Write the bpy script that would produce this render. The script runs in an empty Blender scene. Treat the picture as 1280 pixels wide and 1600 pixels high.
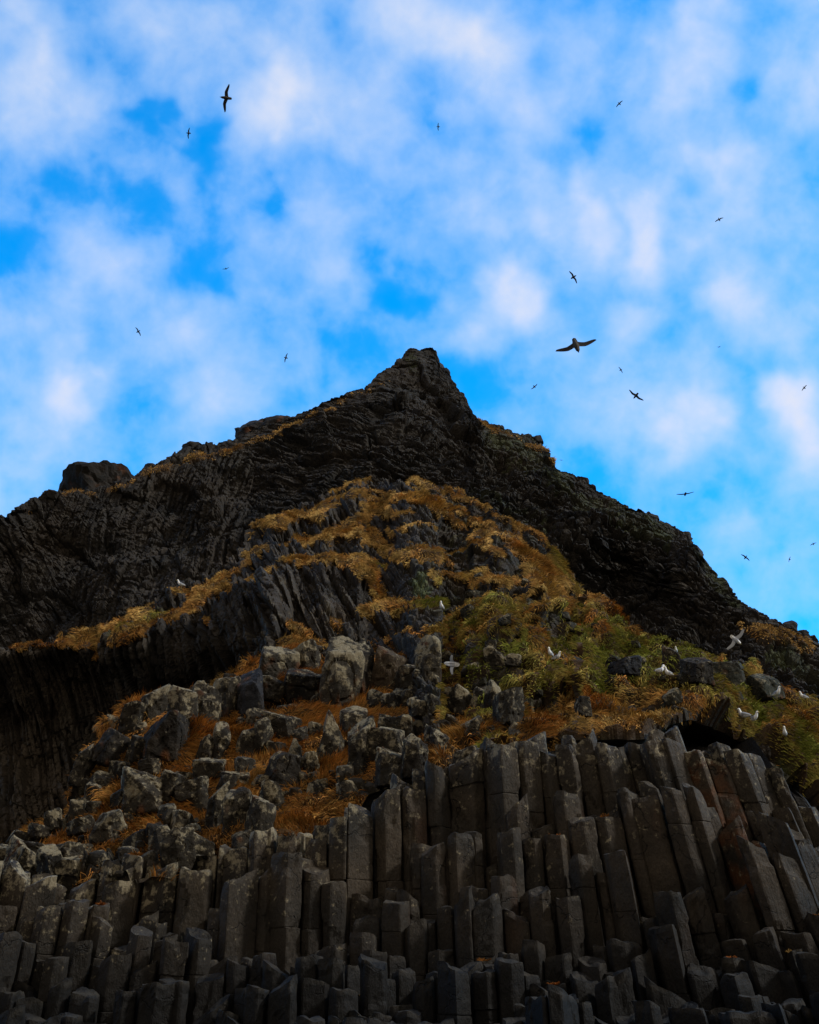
import bpy, bmesh, math, random
import numpy as np

rng = np.random.default_rng(7)
random.seed(7)
R = math.radians

# ------------------------------------------------------------------ camera, sky, sun, exposure
scene = bpy.context.scene
C = scene.collection
W, H, F = 1280.0, 1600.0, 2198.0
PITCH = R(20)
CAM = np.array([0.0, 0.0, 1.7])
FWD = np.array([0, math.cos(PITCH), math.sin(PITCH)])
UP = np.array([0, -math.sin(PITCH), math.cos(PITCH)])

cam_data = bpy.data.cameras.new("camera")
cam = bpy.data.objects.new("camera", cam_data)
C.objects.link(cam)
cam.location = CAM
cam.rotation_euler = (math.pi / 2 + PITCH, 0, 0)
cam_data.sensor_fit = 'VERTICAL'
cam_data.angle = 2 * math.atan(H / 2 / F)
cam_data.clip_start = 0.1
cam_data.clip_end = 6000
scene.camera = cam


def dirs(px, py):
    px = np.asarray(px, float); py = np.asarray(py, float)
    x = (px - W / 2) / F; y = (H / 2 - py) / F
    return np.stack([x + 0 * y, FWD[1] + y * UP[1] + 0 * x, FWD[2] + y * UP[2] + 0 * x], -1)


def at(px, py, Y):
    """the point of the place seen at a pixel of the photograph, Y metres ahead"""
    d = dirs(px, py)
    return CAM + d * (np.asarray(Y, float) / d[..., 1])[..., None]


def proj(P):
    Q = P - CAM
    f = Q @ FWD; u = Q @ UP
    return W / 2 + F * Q[..., 0] / f, H / 2 - F * u / f


SUN_EL, SUN_AZ = R(42), R(97)        # azimuth clockwise from the view direction (+Y)
world = bpy.data.worlds.new("World")
scene.world = world
world.use_nodes = True
nt = world.node_tree
nt.nodes.clear()


def N(tree, typ, **kw):
    n = tree.nodes.new(typ)
    for k, v in kw.items():
        if k.startswith('i_'):
            key = k[2:]
            n.inputs[int(key) if key.isdigit() else key].default_value = v
        else:
            setattr(n, k, v)
    return n


out = N(nt, 'ShaderNodeOutputWorld')
bg = N(nt, 'ShaderNodeBackground')
bg.inputs['Strength'].default_value = 0.1
nt.links.new(bg.outputs[0], out.inputs[0])
sky = N(nt, 'ShaderNodeTexSky', sky_type='NISHITA', sun_disc=False, sun_elevation=SUN_EL, sun_rotation=SUN_AZ)
tint = N(nt, 'ShaderNodeMix', data_type='RGBA', blend_type='MULTIPLY')
tint.inputs[0].default_value = 1
tint.inputs[7].default_value = (0.0, 1.85, 3.25, 1)
nt.links.new(sky.outputs[0], tint.inputs[6])
tc = N(nt, 'ShaderNodeTexCoord')


def math_node(op, a, b=None, c=None, clamp=False):
    n = nt.nodes.new('ShaderNodeMath'); n.operation = op; n.use_clamp = clamp
    for i, v in enumerate((a, b, c)):
        if v is None: continue
        if isinstance(v, (int, float)): n.inputs[i].default_value = v
        else: nt.links.new(v, n.inputs[i])
    return n.outputs[0]


def noise_node(scale, detail, rough, warp=0.0, vec=None, off=(0, 0, 0)):
    m = N(nt, 'ShaderNodeMapping'); m.inputs['Location'].default_value = off
    nt.links.new(vec or tc.outputs['Generated'], m.inputs[0])
    n = N(nt, 'ShaderNodeTexNoise'); n.inputs['Scale'].default_value = scale
    n.inputs['Detail'].default_value = detail; n.inputs['Roughness'].default_value = rough
    n.inputs['Distortion'].default_value = warp
    nt.links.new(m.outputs[0], n.inputs['Vector'])
    return n.outputs['Fac']


# cloud banks: direction (as seen in the photograph), angular radius, more (+) or less (-) cloud
BLOBS = [(50, 165, 130, .30), (20, 250, 90, .14), (420, 150, 100, .30), (440, 80, 110, .12), (270, 10, 100, .16), (640, 130, 80, .20), (660, 20, 90, .22), (745, 120, 90, .30),
         (830, 205, 70, .14), (890, 85, 80, .12), (1050, 40, 70, .24), (1075, 115, 75, .22), (1255, 160, 80, .30), (1240, 20, 110, .2), (770, 300, 85, .20), (1030, 270, 85, .28),
         (1000, 345, 80, .26), (1140, 295, 85, .30), (1190, 460, 110, .32), (900, 310, 60, .20), (745, 495, 95, .34), (1005, 490, 95, .30), (800, 540, 80, .2), (1245, 650, 90, .46), (1270, 720, 70, .2),
         (1200, 740, 80, .14), (1070, 695, 75, .28), (1090, 590, 80, .14), (95, 610, 70, .30), (60, 640, 120, .12), (300, 540, 120, .14), (200, 480, 80, .12), (560, 440, 90, .12), (470, 480, 100, .08),
         (170, 410, 70, .08), (370, 320, 50, .10), (920, 660, 140, .08), (1180, 860, 220, .10), (40, 740, 150, .08),
         (205, 150, 60, -.28), (300, 210, 75, -.32), (120, 330, 80, -.22), (235, 330, 80, -.20), (405, 280, 60, -.26), (25, 440, 90, -.30), (330, 430, 90, -.24), (590, 380, 45, -.28),
         (480, 230, 60, -.12), (0, 690, 60, -.24), (945, 215, 60, -.20), (845, 255, 60, -.16), (1165, 165, 55, -.20), (1245, 270, 55, -.20), (655, 430, 70, -.30), (790, 400, 70, -.22),
         (900, 430, 55, -.14), (1150, 620, 60, -.16), (600, 250, 60, -.10), (520, 60, 60, -.08), (240, 640, 80, -.10), (890, 600, 60, -.08), (560, 540, 70, -.12), (1130, 400, 60, -.10), (480, 330, 50, -.06)]
acc = noise_node(6.0, 6, 0.52, 0.15)
acc = math_node('MULTIPLY_ADD', acc, 0.36, 0.20)
mid = noise_node(13.0, 4, 0.5, 0.15, off=(3, 1, 2))
acc = math_node('ADD', acc, math_node('MULTIPLY_ADD', mid, 0.75, -0.37))
mid2 = noise_node(24.0, 4, 0.55, 0.2, off=(8, 4, 1))
acc = math_node('ADD', acc, math_node('MULTIPLY_ADD', mid2, 0.42, -0.21))
fine = noise_node(60.0, 4, 0.6, 0.3, off=(5, 2, 7))
acc = math_node('ADD', acc, math_node('MULTIPLY_ADD', fine, 0.13, -0.065))
warpn = N(nt, 'ShaderNodeTexNoise'); warpn.inputs['Scale'].default_value = 9; warpn.inputs['Detail'].default_value = 4
nt.links.new(tc.outputs['Generated'], warpn.inputs['Vector'])
wv = N(nt, 'ShaderNodeVectorMath', operation='MULTIPLY_ADD')
wv.inputs[1].default_value = (.16, .16, .16)
wv.inputs[2].default_value = (-.08, -.08, -.08)
nt.links.new(warpn.outputs['Color'], wv.inputs[0])
wp = N(nt, 'ShaderNodeVectorMath', operation='ADD')
nt.links.new(tc.outputs['Generated'], wp.inputs[0]); nt.links.new(wv.outputs[0], wp.inputs[1])
for (bx, by, br, bs) in BLOBS:
    d = dirs(bx, by); d = d / np.linalg.norm(d)
    dn = N(nt, 'ShaderNodeVectorMath', operation='DISTANCE')
    nt.links.new(wp.outputs[0], dn.inputs[0]); dn.inputs[1].default_value = tuple(d)
    mr = N(nt, 'ShaderNodeMapRange', interpolation_type='SMOOTHERSTEP')
    mr.inputs['From Min'].default_value = br / F * 1.2; mr.inputs['From Max'].default_value = 0.0
    mr.inputs['To Min'].default_value = 0; mr.inputs['To Max'].default_value = bs * (.85 if bs > 0 else .8)
    nt.links.new(dn.outputs['Value'], mr.inputs['Value'])
    acc = math_node('ADD', acc, mr.outputs[0])
# unseen warm cloud added behind the camera, to warm the light on the rock
sep = N(nt, 'ShaderNodeSeparateXYZ'); nt.links.new(tc.outputs['Generated'], sep.inputs[0])
rear_fill = N(nt, 'ShaderNodeMapRange', interpolation_type='SMOOTHSTEP')
rear_fill.inputs['From Min'].default_value = 0.30; rear_fill.inputs['From Max'].default_value = -0.45
nt.links.new(sep.outputs['Y'], rear_fill.inputs['Value'])
acc = math_node('ADD', acc, math_node('MULTIPLY', rear_fill.outputs[0], .55))
ramp = N(nt, 'ShaderNodeValToRGB')
nt.links.new(acc, ramp.inputs[0])
cr = ramp.color_ramp
cr.interpolation = 'B_SPLINE'
cr.elements[0].position = 0.22; cr.elements[0].color = (0, 0, 0, 1)
cr.elements[1].position = 0.86; cr.elements[1].color = (1, 1, 1, 1)
for p_, v_ in ((0.33, .27), (0.48, .50), (0.66, .74)):
    e = cr.elements.new(p_); e.color = (v_, v_, v_, 1)
mixc = N(nt, 'ShaderNodeMix', data_type='RGBA')
nt.links.new(ramp.outputs[0], mixc.inputs[0])
nt.links.new(tint.outputs[2], mixc.inputs[6])
thick = N(nt, 'ShaderNodeMix', data_type='RGBA')          # thin veils scatter blue, thick cloud is white
nt.links.new(ramp.outputs[0], thick.inputs[0])
thick.inputs[6].default_value = (3.6, 7.2, 11.4, 1); thick.inputs[7].default_value = (7.9, 8.1, 9.3, 1)
cloudc = N(nt, 'ShaderNodeMix', data_type='RGBA')
nt.links.new(thick.outputs[2], cloudc.inputs[6])
nt.links.new(rear_fill.outputs[0], cloudc.inputs[0])
cloudc.inputs[7].default_value = (5.6, 4.7, 3.6, 1)
nt.links.new(cloudc.outputs[2], mixc.inputs[7])
nt.links.new(mixc.outputs[2], bg.inputs['Color'])

sun_d = bpy.data.lights.new("sun", 'SUN')
sun_d.energy = 3.0
sun_d.angle = R(6)
sun_d.color = (1.0, 0.92, 0.82)
sun = bpy.data.objects.new("sun", sun_d)
C.objects.link(sun)
sv = np.array([math.sin(SUN_AZ) * math.cos(SUN_EL), math.cos(SUN_AZ) * math.cos(SUN_EL), math.sin(SUN_EL)])
from mathutils import Vector, Matrix
sun.rotation_euler = Vector(sv).to_track_quat('Z', 'Y').to_euler()
scene.view_settings.view_transform = 'Standard'
scene.view_settings.look = 'None'
scene.view_settings.exposure = 0.0
scene.view_settings.gamma = 1.0

# ------------------------------------------------------------------ noise
_r = np.random.default_rng(11)
PERM = _r.permutation(256)
PERM = np.concatenate([PERM, PERM])
GR = _r.normal(size=(256, 3)); GR /= np.linalg.norm(GR, axis=1)[:, None]
GR = GR.astype(np.float32)
RND = _r.random((256, 4)).astype(np.float32)


def pnoise(P):
    P = np.asarray(P, np.float32)
    sh = P.shape[:-1]; P = P.reshape(-1, 3)
    i = np.floor(P).astype(np.int32); f = P - i
    w = f * f * f * (f * (f * 6 - 15) + 10)
    res = np.zeros(len(P), np.float32)
    for dx in (0, 1):
        a = PERM[(i[:, 0] + dx) & 255]
        wx = w[:, 0] if dx else 1 - w[:, 0]
        for dy in (0, 1):
            b = PERM[(a + i[:, 1] + dy) & 255]
            wy = wx * (w[:, 1] if dy else 1 - w[:, 1])
            for dz in (0, 1):
                g = GR[PERM[(b + i[:, 2] + dz) & 255]]
                dd = g[:, 0] * (f[:, 0] - dx) + g[:, 1] * (f[:, 1] - dy) + g[:, 2] * (f[:, 2] - dz)
                res += dd * wy * (w[:, 2] if dz else 1 - w[:, 2])
    return (res * 1.6).reshape(sh)


def fbm(P, octv=4, gain=.5, lac=2.03):
    P = np.asarray(P, np.float32)
    a, s = 1.0, 0
    for k in range(octv):
        s = s + a * pnoise(P + k * 17.3)
        P = P * lac; a *= gain
    return s


def worley2(q, jit=.9):
    q = np.asarray(q, np.float32); sh = q.shape[:-1]; q = q.reshape(-1, 2)
    i = np.floor(q).astype(np.int32); f = q - i
    f1 = np.full(len(q), 9., np.float32); f2 = f1.copy(); hid = np.zeros(len(q), np.int32)
    for dx in (-1, 0, 1):
        a = PERM[(i[:, 0] + dx) & 255]
        for dy in (-1, 0, 1):
            k = PERM[(a + i[:, 1] + dy) & 255]
            rr = RND[k]
            ddx = dx + .5 + (rr[:, 0] - .5) * jit - f[:, 0]; ddy = dy + .5 + (rr[:, 1] - .5) * jit - f[:, 1]
            d = np.sqrt(ddx * ddx + ddy * ddy)
            c = d < f1
            f2 = np.where(c, f1, np.minimum(f2, d)); f1 = np.where(c, d, f1); hid = np.where(c, k, hid)
    return f1.reshape(sh), f2.reshape(sh), RND[hid, 2].reshape(sh), RND[hid, 3].reshape(sh)


def sstep(a, b, x):
    t = np.clip((x - a) / (b - a), 0, 1)
    return t * t * (3 - 2 * t)


def blur(A, s):
    if s <= 0: return A
    n = int(s * 3) + 1
    k = np.exp(-.5 * (np.arange(-n, n + 1) / s) ** 2); k /= k.sum()
    for ax in (0, 1):
        B = np.moveaxis(A, ax, 0)
        Bp = np.pad(B, ((n, n), (0, 0)), mode='edge')
        cs = sum(k[j] * Bp[j:j + B.shape[0]] for j in range(2 * n + 1))
        A = np.moveaxis(cs, 0, ax)
    return A


def rbf(pts, gx, gy, smooth=1e-3):
    p = np.array(pts, float); X = p[:, :2] / 400.0
    d = np.linalg.norm(X[:, None] - X[None], axis=2)
    n = len(p)
    A = np.zeros((n + 3, n + 3)); A[:n, :n] = d + 0 * np.eye(n) - smooth * np.eye(n)
    A[:n, n] = 1; A[:n, n + 1:] = X; A[n, :n] = 1; A[n + 1:, :n] = X.T
    s = np.linalg.solve(A, np.concatenate([p[:, 2], [0, 0, 0]]))
    q = np.stack([gx, gy], -1).reshape(-1, 2) / 400.0
    res = s[n] + q @ s[n + 1:]
    for j in range(n):
        res += s[j] * np.sqrt(((q - X[j]) ** 2).sum(1) + 1e-4)
    return res.reshape(gx.shape)


def rbf_grid(pts, gx, gy):
    """evaluate on a coarse lattice, then bilinear"""
    x0, x1, y0, y1 = gx.min() - 5, gx.max() + 5, gy.min() - 5, gy.max() + 5
    nx, ny = int((x1 - x0) / 12) + 2, int((y1 - y0) / 12) + 2
    X, Yg = np.meshgrid(np.linspace(x0, x1, nx), np.linspace(y0, y1, ny))
    A = blur(rbf(pts, X, Yg), 1.5)
    u = (gx - x0) / (x1 - x0) * (nx - 1); v = (gy - y0) / (y1 - y0) * (ny - 1)
    return bil(A, u, v)


def bil(A, u, v):
    u = np.clip(u, 0, A.shape[1] - 1.001); v = np.clip(v, 0, A.shape[0] - 1.001)
    i = u.astype(int); j = v.astype(int); fu = u - i; fv = v - j
    return (A[j, i] * (1 - fu) + A[j, i + 1] * fu) * (1 - fv) + (A[j + 1, i] * (1 - fu) + A[j + 1, i + 1] * fu) * fv


# ------------------------------------------------------------------ materials
def mat(name, rough=.85, spec=.25, bumps=((5, .06), (22, .02)), var=((2.5, .35), (14, .3)), grain=None, cracks=None):
    m = bpy.data.materials.new(name); m.use_nodes = True
    t = m.node_tree; b = t.nodes['Principled BSDF']
    b.inputs['Roughness'].default_value = rough
    b.inputs['Specular IOR Level'].default_value = spec
    at_ = N(t, 'ShaderNodeAttribute', attribute_name='Col')
    co = N(t, 'ShaderNodeTexCoord')
    src = at_.outputs['Color']
    vec = co.outputs['Object']
    for (sc, am) in var:
        n = N(t, 'ShaderNodeTexNoise'); n.inputs['Scale'].default_value = sc; n.inputs['Detail'].default_value = 6
        n.inputs['Roughness'].default_value = .62
        t.links.new(vec, n.inputs['Vector'])
        mr = N(t, 'ShaderNodeMapRange'); mr.inputs['From Min'].default_value = .3; mr.inputs['From Max'].default_value = .7
        mr.inputs['To Min'].default_value = 1 - am; mr.inputs['To Max'].default_value = 1 + am
        t.links.new(n.outputs['Fac'], mr.inputs['Value'])
        mx = N(t, 'ShaderNodeMix', data_type='RGBA', blend_type='MULTIPLY'); mx.inputs[0].default_value = 1
        t.links.new(src, mx.inputs[6]); t.links.new(mr.outputs[0], mx.inputs[7])
        src = mx.outputs[2]
    nrm = None
    if cracks:
        la = N(t, 'ShaderNodeAttribute', attribute_name='Lich')
        n1 = N(t, 'ShaderNodeTexNoise'); n1.inputs['Scale'].default_value = 5.5; n1.inputs['Detail'].default_value = 9; n1.inputs['Roughness'].default_value = .72
        t.links.new(vec, n1.inputs['Vector'])
        m1 = N(t, 'ShaderNodeMath', operation='MULTIPLY_ADD'); m1.inputs[1].default_value = .30
        t.links.new(la.outputs['Fac'], m1.inputs[0]); t.links.new(n1.outputs['Fac'], m1.inputs[2])
        r1 = N(t, 'ShaderNodeMapRange'); r1.inputs['From Min'].default_value = .60; r1.inputs['From Max'].default_value = .70
        t.links.new(m1.outputs[0], r1.inputs['Value'])
        g1 = N(t, 'ShaderNodeMath', operation='GREATER_THAN'); g1.inputs[1].default_value = .02; t.links.new(la.outputs['Fac'], g1.inputs[0])
        g2 = N(t, 'ShaderNodeMath', operation='MULTIPLY'); t.links.new(r1.outputs[0], g2.inputs[0]); t.links.new(g1.outputs[0], g2.inputs[1])
        n2 = N(t, 'ShaderNodeTexNoise'); n2.inputs['Scale'].default_value = 30; n2.inputs['Detail'].default_value = 5
        t.links.new(vec, n2.inputs['Vector'])
        lc = N(t, 'ShaderNodeMix', data_type='RGBA'); lc.inputs[6].default_value = (.075, .064, .042, 1); lc.inputs[7].default_value = (.31, .265, .175, 1)
        t.links.new(n2.outputs['Fac'], lc.inputs[0])
        lm = N(t, 'ShaderNodeMix', data_type='RGBA'); t.links.new(g2.outputs[0], lm.inputs[0]); t.links.new(src, lm.inputs[6]); t.links.new(lc.outputs[2], lm.inputs[7])
        src = lm.outputs[2]
        dn = N(t, 'ShaderNodeTexNoise'); dn.inputs['Scale'].default_value = 1.6; dn.inputs['Detail'].default_value = 5
        t.links.new(vec, dn.inputs['Vector'])
        ad = N(t, 'ShaderNodeVectorMath', operation='MULTIPLY_ADD'); ad.inputs[1].default_value = (1.1, 1.1, 1.1)
        t.links.new(dn.outputs['Color'], ad.inputs[0]); t.links.new(vec, ad.inputs[2])
        vo = N(t, 'ShaderNodeTexVoronoi', feature='DISTANCE_TO_EDGE'); vo.inputs['Scale'].default_value = cracks * .6
        t.links.new(ad.outputs[0], vo.inputs['Vector'])
        mr = N(t, 'ShaderNodeMapRange'); mr.inputs['From Max'].default_value = .010; mr.inputs['To Min'].default_value = .35
        mk = N(t, 'ShaderNodeMapRange'); mk.inputs['From Min'].default_value = .48; mk.inputs['From Max'].default_value = .60; mk.inputs['To Max'].default_value = .03
        mk.inputs['To Min'].default_value = 0; t.links.new(dn.outputs['Fac'], mk.inputs['Value'])
        sm = N(t, 'ShaderNodeMath', operation='ADD'); t.links.new(vo.outputs['Distance'], sm.inputs[0]); t.links.new(mk.outputs[0], sm.inputs[1])
        t.links.new(sm.outputs[0], mr.inputs['Value'])
        mx = N(t, 'ShaderNodeMix', data_type='RGBA', blend_type='MULTIPLY'); mx.inputs[0].default_value = 1
        t.links.new(src, mx.inputs[6]); t.links.new(mr.outputs[0], mx.inputs[7]); src = mx.outputs[2]
        bp = N(t, 'ShaderNodeBump'); bp.inputs['Distance'].default_value = .05
        t.links.new(mr.outputs[0], bp.inputs['Height']); nrm = bp.outputs[0]
    t.links.new(src, b.inputs['Base Color'])
    for (sc, dist) in bumps:
        n = N(t, 'ShaderNodeTexNoise'); n.inputs['Scale'].default_value = sc; n.inputs['Detail'].default_value = 7
        n.inputs['Roughness'].default_value = .65
        if grain:
            mp = N(t, 'ShaderNodeMapping'); mp.inputs['Scale'].default_value = grain
            t.links.new(vec, mp.inputs[0]); t.links.new(mp.outputs[0], n.inputs['Vector'])
        else:
            t.links.new(vec, n.inputs['Vector'])
        bp = N(t, 'ShaderNodeBump'); bp.inputs['Distance'].default_value = dist; bp.inputs['Strength'].default_value = 1
        t.links.new(n.outputs['Fac'], bp.inputs['Height'])
        if nrm: t.links.new(nrm, bp.inputs['Normal'])
        nrm = bp.outputs[0]
    if nrm: t.links.new(nrm, b.inputs['Normal'])
    return m


M_CLIFF = mat('cliff_rock', .85, .22, ((3, .12), (14, .03)), ((1.2, .35), (9, .4)))
M_COL = mat('basalt', .72, .22, ((2.2, .08), (13, .035), (40, .01)), ((1.6, .2), (14, .35)), grain=(1, 1, .55), cracks=.75)
M_ROCK = mat('lichen_rock', .9, .1, ((3.5, .12), (18, .03)), ((2.2, .35), (15, .4)), cracks=.9)
M_GRASS = mat('grass', .9, .08, (), ((.8, .25),))
M_BIRD = mat('feathers', .8, .15, (), ())
M_SAND = mat('black_sand', .95, .2, ((8, .02),), ((.7, .3), (40, .3)))


def set_props(o, label=None, cat=None, group=None, kind=None):
    if label: o['label'] = label
    if cat: o['category'] = cat
    if group: o['group'] = group
    if kind: o['kind'] = kind
    return o


def mesh_obj(name, V, faces, col=None, m=None, parent=None, smooth=False, loc=None, lich=None):
    """V (n,3); faces: (k,3) or (k,4) array, or a list of such arrays; col (n,3) linear"""
    if not isinstance(faces, list): faces = [faces]
    faces = [np.asarray(f, np.int32) for f in faces if len(f)]
    me = bpy.data.meshes.new(name)
    V = np.asarray(V, np.float64)
    if loc is not None: V = V - np.asarray(loc)
    me.vertices.add(len(V)); me.vertices.foreach_set('co', V.astype(np.float32).ravel())
    tot = sum(f.size for f in faces); cnt = sum(len(f) for f in faces)
    me.loops.add(tot); me.polygons.add(cnt)
    me.loops.foreach_set('vertex_index', np.concatenate([f.ravel() for f in faces]).astype(np.int32))
    sizes = np.concatenate([np.full(len(f), f.shape[1], np.int32) for f in faces])
    starts = np.concatenate([[0], np.cumsum(sizes)[:-1]]).astype(np.int32)
    me.polygons.foreach_set('loop_start', starts)
    me.polygons.foreach_set('loop_total', sizes)
    me.polygons.foreach_set('use_smooth', np.full(cnt, smooth, bool))
    me.update(calc_edges=True)
    if col is not None:
        a = me.attributes.new('Col', 'FLOAT_COLOR', 'POINT')
        c4 = np.concatenate([col, np.ones((len(col), 1))], 1).astype(np.float32)
        a.data.foreach_set('color', c4.ravel())
    if lich is not None:
        a = me.attributes.new('Lich', 'FLOAT', 'POINT'); a.data.foreach_set('value', np.asarray(lich, np.float32))
    if m: me.materials.append(m)
    me.validate()
    o = bpy.data.objects.new(name, me)
    C.objects.link(o)
    if parent: o.parent = parent
    if loc is not None: o.location = loc
    return o


def grid_faces(nr, nc):
    i = np.arange(nr * nc).reshape(nr, nc)
    return np.stack([i[:-1, :-1], i[:-1, 1:], i[1:, 1:], i[1:, :-1]], -1).reshape(-1, 4)


def line(pts):
    p = np.array(pts, float)
    return lambda x: np.interp(x, p[:, 0], p[:, 1])


# ------------------------------------------------------------------ where grass grows (layout of the place, on a 2 px raster)
X0, Y0_, RS = -200, 450, 2
RW, RH = 840, 640


class Mask:
    def __init__(s):
        s.a = np.zeros((RH, RW), np.float32)
        s.yy, s.xx = np.mgrid[0:RH, 0:RW].astype(np.float32)

    def stroke(s, pts, w, k=1.0):
        p = (np.array(pts, float) - [X0, Y0_]) / RS; w = w / RS
        for a, b in zip(p[:-1], p[1:]):
            x0, x1 = int(min(a[0], b[0]) - w * 2), int(max(a[0], b[0]) + w * 2) + 1
            y0, y1 = int(min(a[1], b[1]) - w * 2), int(max(a[1], b[1]) + w * 2) + 1
            x0, y0 = max(x0, 0), max(y0, 0)
            X = s.xx[y0:y1, x0:x1]; Y = s.yy[y0:y1, x0:x1]
            if X.size == 0: continue
            ab = b - a; t = np.clip(((X - a[0]) * ab[0] + (Y - a[1]) * ab[1]) / (ab @ ab + 1e-9), 0, 1)
            d = np.hypot(X - a[0] - t * ab[0], Y - a[1] - t * ab[1])
            s.a[y0:y1, x0:x1] = np.maximum(s.a[y0:y1, x0:x1], k * np.clip(1 - d / w, 0, 1) ** .7)

    def poly(s, pts, k=1.0, cut=False):
        p = (np.array(pts, float) - [X0, Y0_]) / RS
        ins = np.zeros(s.a.shape, bool)
        for (xa, ya), (xb, yb) in zip(p, np.roll(p, -1, 0)):
            c = ((ya > s.yy) != (yb > s.yy)) & (s.xx < (xb - xa) * (s.yy - ya) / (yb - ya + 1e-9) + xa)
            ins ^= c
        if cut: s.a = np.where(ins, s.a * (1 - k), s.a)
        else: s.a = np.where(ins, np.maximum(s.a, k), s.a)

    def get(s, px, py, b=None):
        A = s.a if b is None else b
        return bil(A, (px - X0) / RS, (py - Y0_) / RS)


gm = Mask()
for pts, w in [
    ([(375, 820), (420, 812), (460, 800), (500, 790)], 11), ([(500, 790), (540, 778), (590, 772), (640, 780), (700, 784)], 8),
    ([(517, 768), (545, 755), (578, 750)], 6), ([(470, 835), (520, 825), (560, 812), (595, 800), (570, 788)], 20),
    ([(440, 812), (480, 808), (530, 795)], 9), ([(335, 908), (350, 895), (380, 872), (410, 852), (440, 842), (480, 838)], 9),
    ([(480, 838), (520, 832), (560, 826), (600, 835)], 11), ([(452, 880), (480, 875), (520, 872), (560, 876), (600, 882)], 13),
    ([(530, 886), (560, 885), (590, 882)], 11), ([(600, 865), (640, 855), (660, 850)], 9),
    ([(640, 742), (670, 760), (720, 768), (740, 785), (770, 805), (800, 818), (830, 830), (852, 850)], 8),
    ([(600, 780), (640, 783), (680, 790), (715, 792), (730, 808), (760, 825), (800, 845), (815, 860), (825, 880), (832, 902)], 10),
    ([(600, 795), (650, 800)], 6), ([(600, 862), (640, 856), (690, 855), (740, 850), (785, 858)], 11),
    ([(640, 862), (690, 866), (710, 880)], 9), ([(735, 836), (770, 838), (795, 836)], 9), ([(600, 822), (640, 815), (675, 815)], 6),
    ([(800, 850), (830, 878), (850, 900), (880, 918)], 18), ([(850, 850), (870, 870), (888, 895)], 10),
    ([(15, 1014), (50, 1009), (90, 1003), (120, 992), (160, 982), (200, 966), (230, 952), (250, 936)], 10),
    ([(120, 1008), (150, 1001), (190, 987), (230, 972), (270, 957), (300, 942), (330, 927), (345, 906)], 19),
    ([(230, 915), (260, 910), (290, 914)], 8), ([(290, 927), (320, 916), (342, 906)], 11), ([(150, 1025), (185, 1008), (240, 988)], 6),
    ([(30, 942), (45, 930), (58, 922)], 8), ([(80, 920), (92, 915)], 5),
    ([(325, 938), (345, 926), (380, 913), (410, 901), (435, 895)], 6), ([(455, 980), (475, 985), (486, 990)], 9),
    ([(520, 970), (552, 971)], 6), ([(440, 1006), (480, 1002), (520, 998), (560, 1000), (600, 998), (700, 992)], 10),
    ([(580, 898), (600, 930), (622, 945)], 16), ([(570, 945), (600, 945), (640, 935), (672, 937)], 9),
    ([(678, 890), (710, 900), (740, 906), (800, 903), (825, 905)], 13), ([(640, 957), (690, 957)], 12),
    ([(720, 945), (760, 958), (800, 960), (830, 965), (885, 968)], 19), ([(700, 960), (735, 965), (770, 978)], 20),
    ([(240, 1075), (300, 1068), (335, 1064), (380, 1040), (420, 1018)], 5), ([(328, 968), (335, 978)], 8),
    ([(560, 840), (600, 850)], 6), ([(690, 800), (730, 822)], 6), ([(660, 745), (640, 760), (655, 775)], 4)]:
    gm.stroke(pts, w * .80)
gm.stroke([(0, 990), (40, 985), (95, 990)], 8, .5)
gm.poly([(690, 988), (760, 975), (905, 975), (880, 960), (822, 900), (850, 850), (900, 908), (1010, 985), (1130, 1030), (1290, 1085),
         (1480, 1150), (1480, 1400), (690, 1400)], .9)
gm.stroke([(820, 1122), (900, 1119), (980, 1121), (1065, 1112)], 26)
for pts, w in [([(800, 925), (835, 945), (870, 955)], 16), ([(880, 915), (905, 935)], 12), ([(832, 992), (870, 1003), (900, 996)], 13),
               ([(960, 1035), (990, 1042)], 12), ([(1130, 1050), (1150, 1055)], 16), ([(700, 1040), (740, 1040)], 8),
               ([(770, 1030), (790, 1035)], 9), ([(1185, 1060), (1200, 1070)], 12), ([(850, 1105), (900, 1102)], 10),
               ([(1060, 1048), (1095, 1052)], 10), ([(740, 1105), (830, 1100)], 14)]:
    t_ = Mask(); t_.stroke(pts, w * 1.2); gm.a *= 1 - .95 * np.clip(t_.a * 1.6, 0, 1)
# the back cliff: turf on its crest
gb = Mask()
for pts, w, k in [([(100, 768), (160, 768), (200, 750), (250, 735), (300, 714), (360, 700), (420, 690), (450, 668), (480, 656), (520, 642)], 12, .75),
                  ([(330, 706), (400, 694), (440, 684)], 12, .8), ([(500, 642), (540, 622), (575, 612), (600, 598)], 7, .7),
                  ([(30, 800), (70, 780), (110, 772)], 6, .5), ([(745, 655), (780, 672), (820, 688), (852, 700), (868, 720)], 10, .8),
                  ([(1160, 965), (1220, 995), (1265, 1012)], 14, .8), ([(560, 610), (610, 590), (640, 560)], 4, .5)]:
    gb.stroke(pts, w * .8, k * .72)
gmo = Mask()
for pts, w, k in [([(770, 675), (810, 695), (865, 730), (880, 760)], 22, .7), ([(915, 790), (960, 805), (1000, 822), (1035, 838)], 26, .9),
                  ([(1225, 1020), (1270, 1060), (1300, 1090)], 30, .9), ([(1085, 860), (1120, 905), (1150, 940)], 12, .6),
                  ([(740, 770), (800, 800), (850, 835)], 14, .5), ([(655, 900), (662, 930)], 22, 1), ([(180, 990), (260, 950)], 10, .7),
                  ([(1240, 1180), (1290, 1230)], 40, 1), ([(640, 560), (650, 575)], 10, .4)]:
    gmo.stroke(pts, w, k)
green = Mask()
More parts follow.
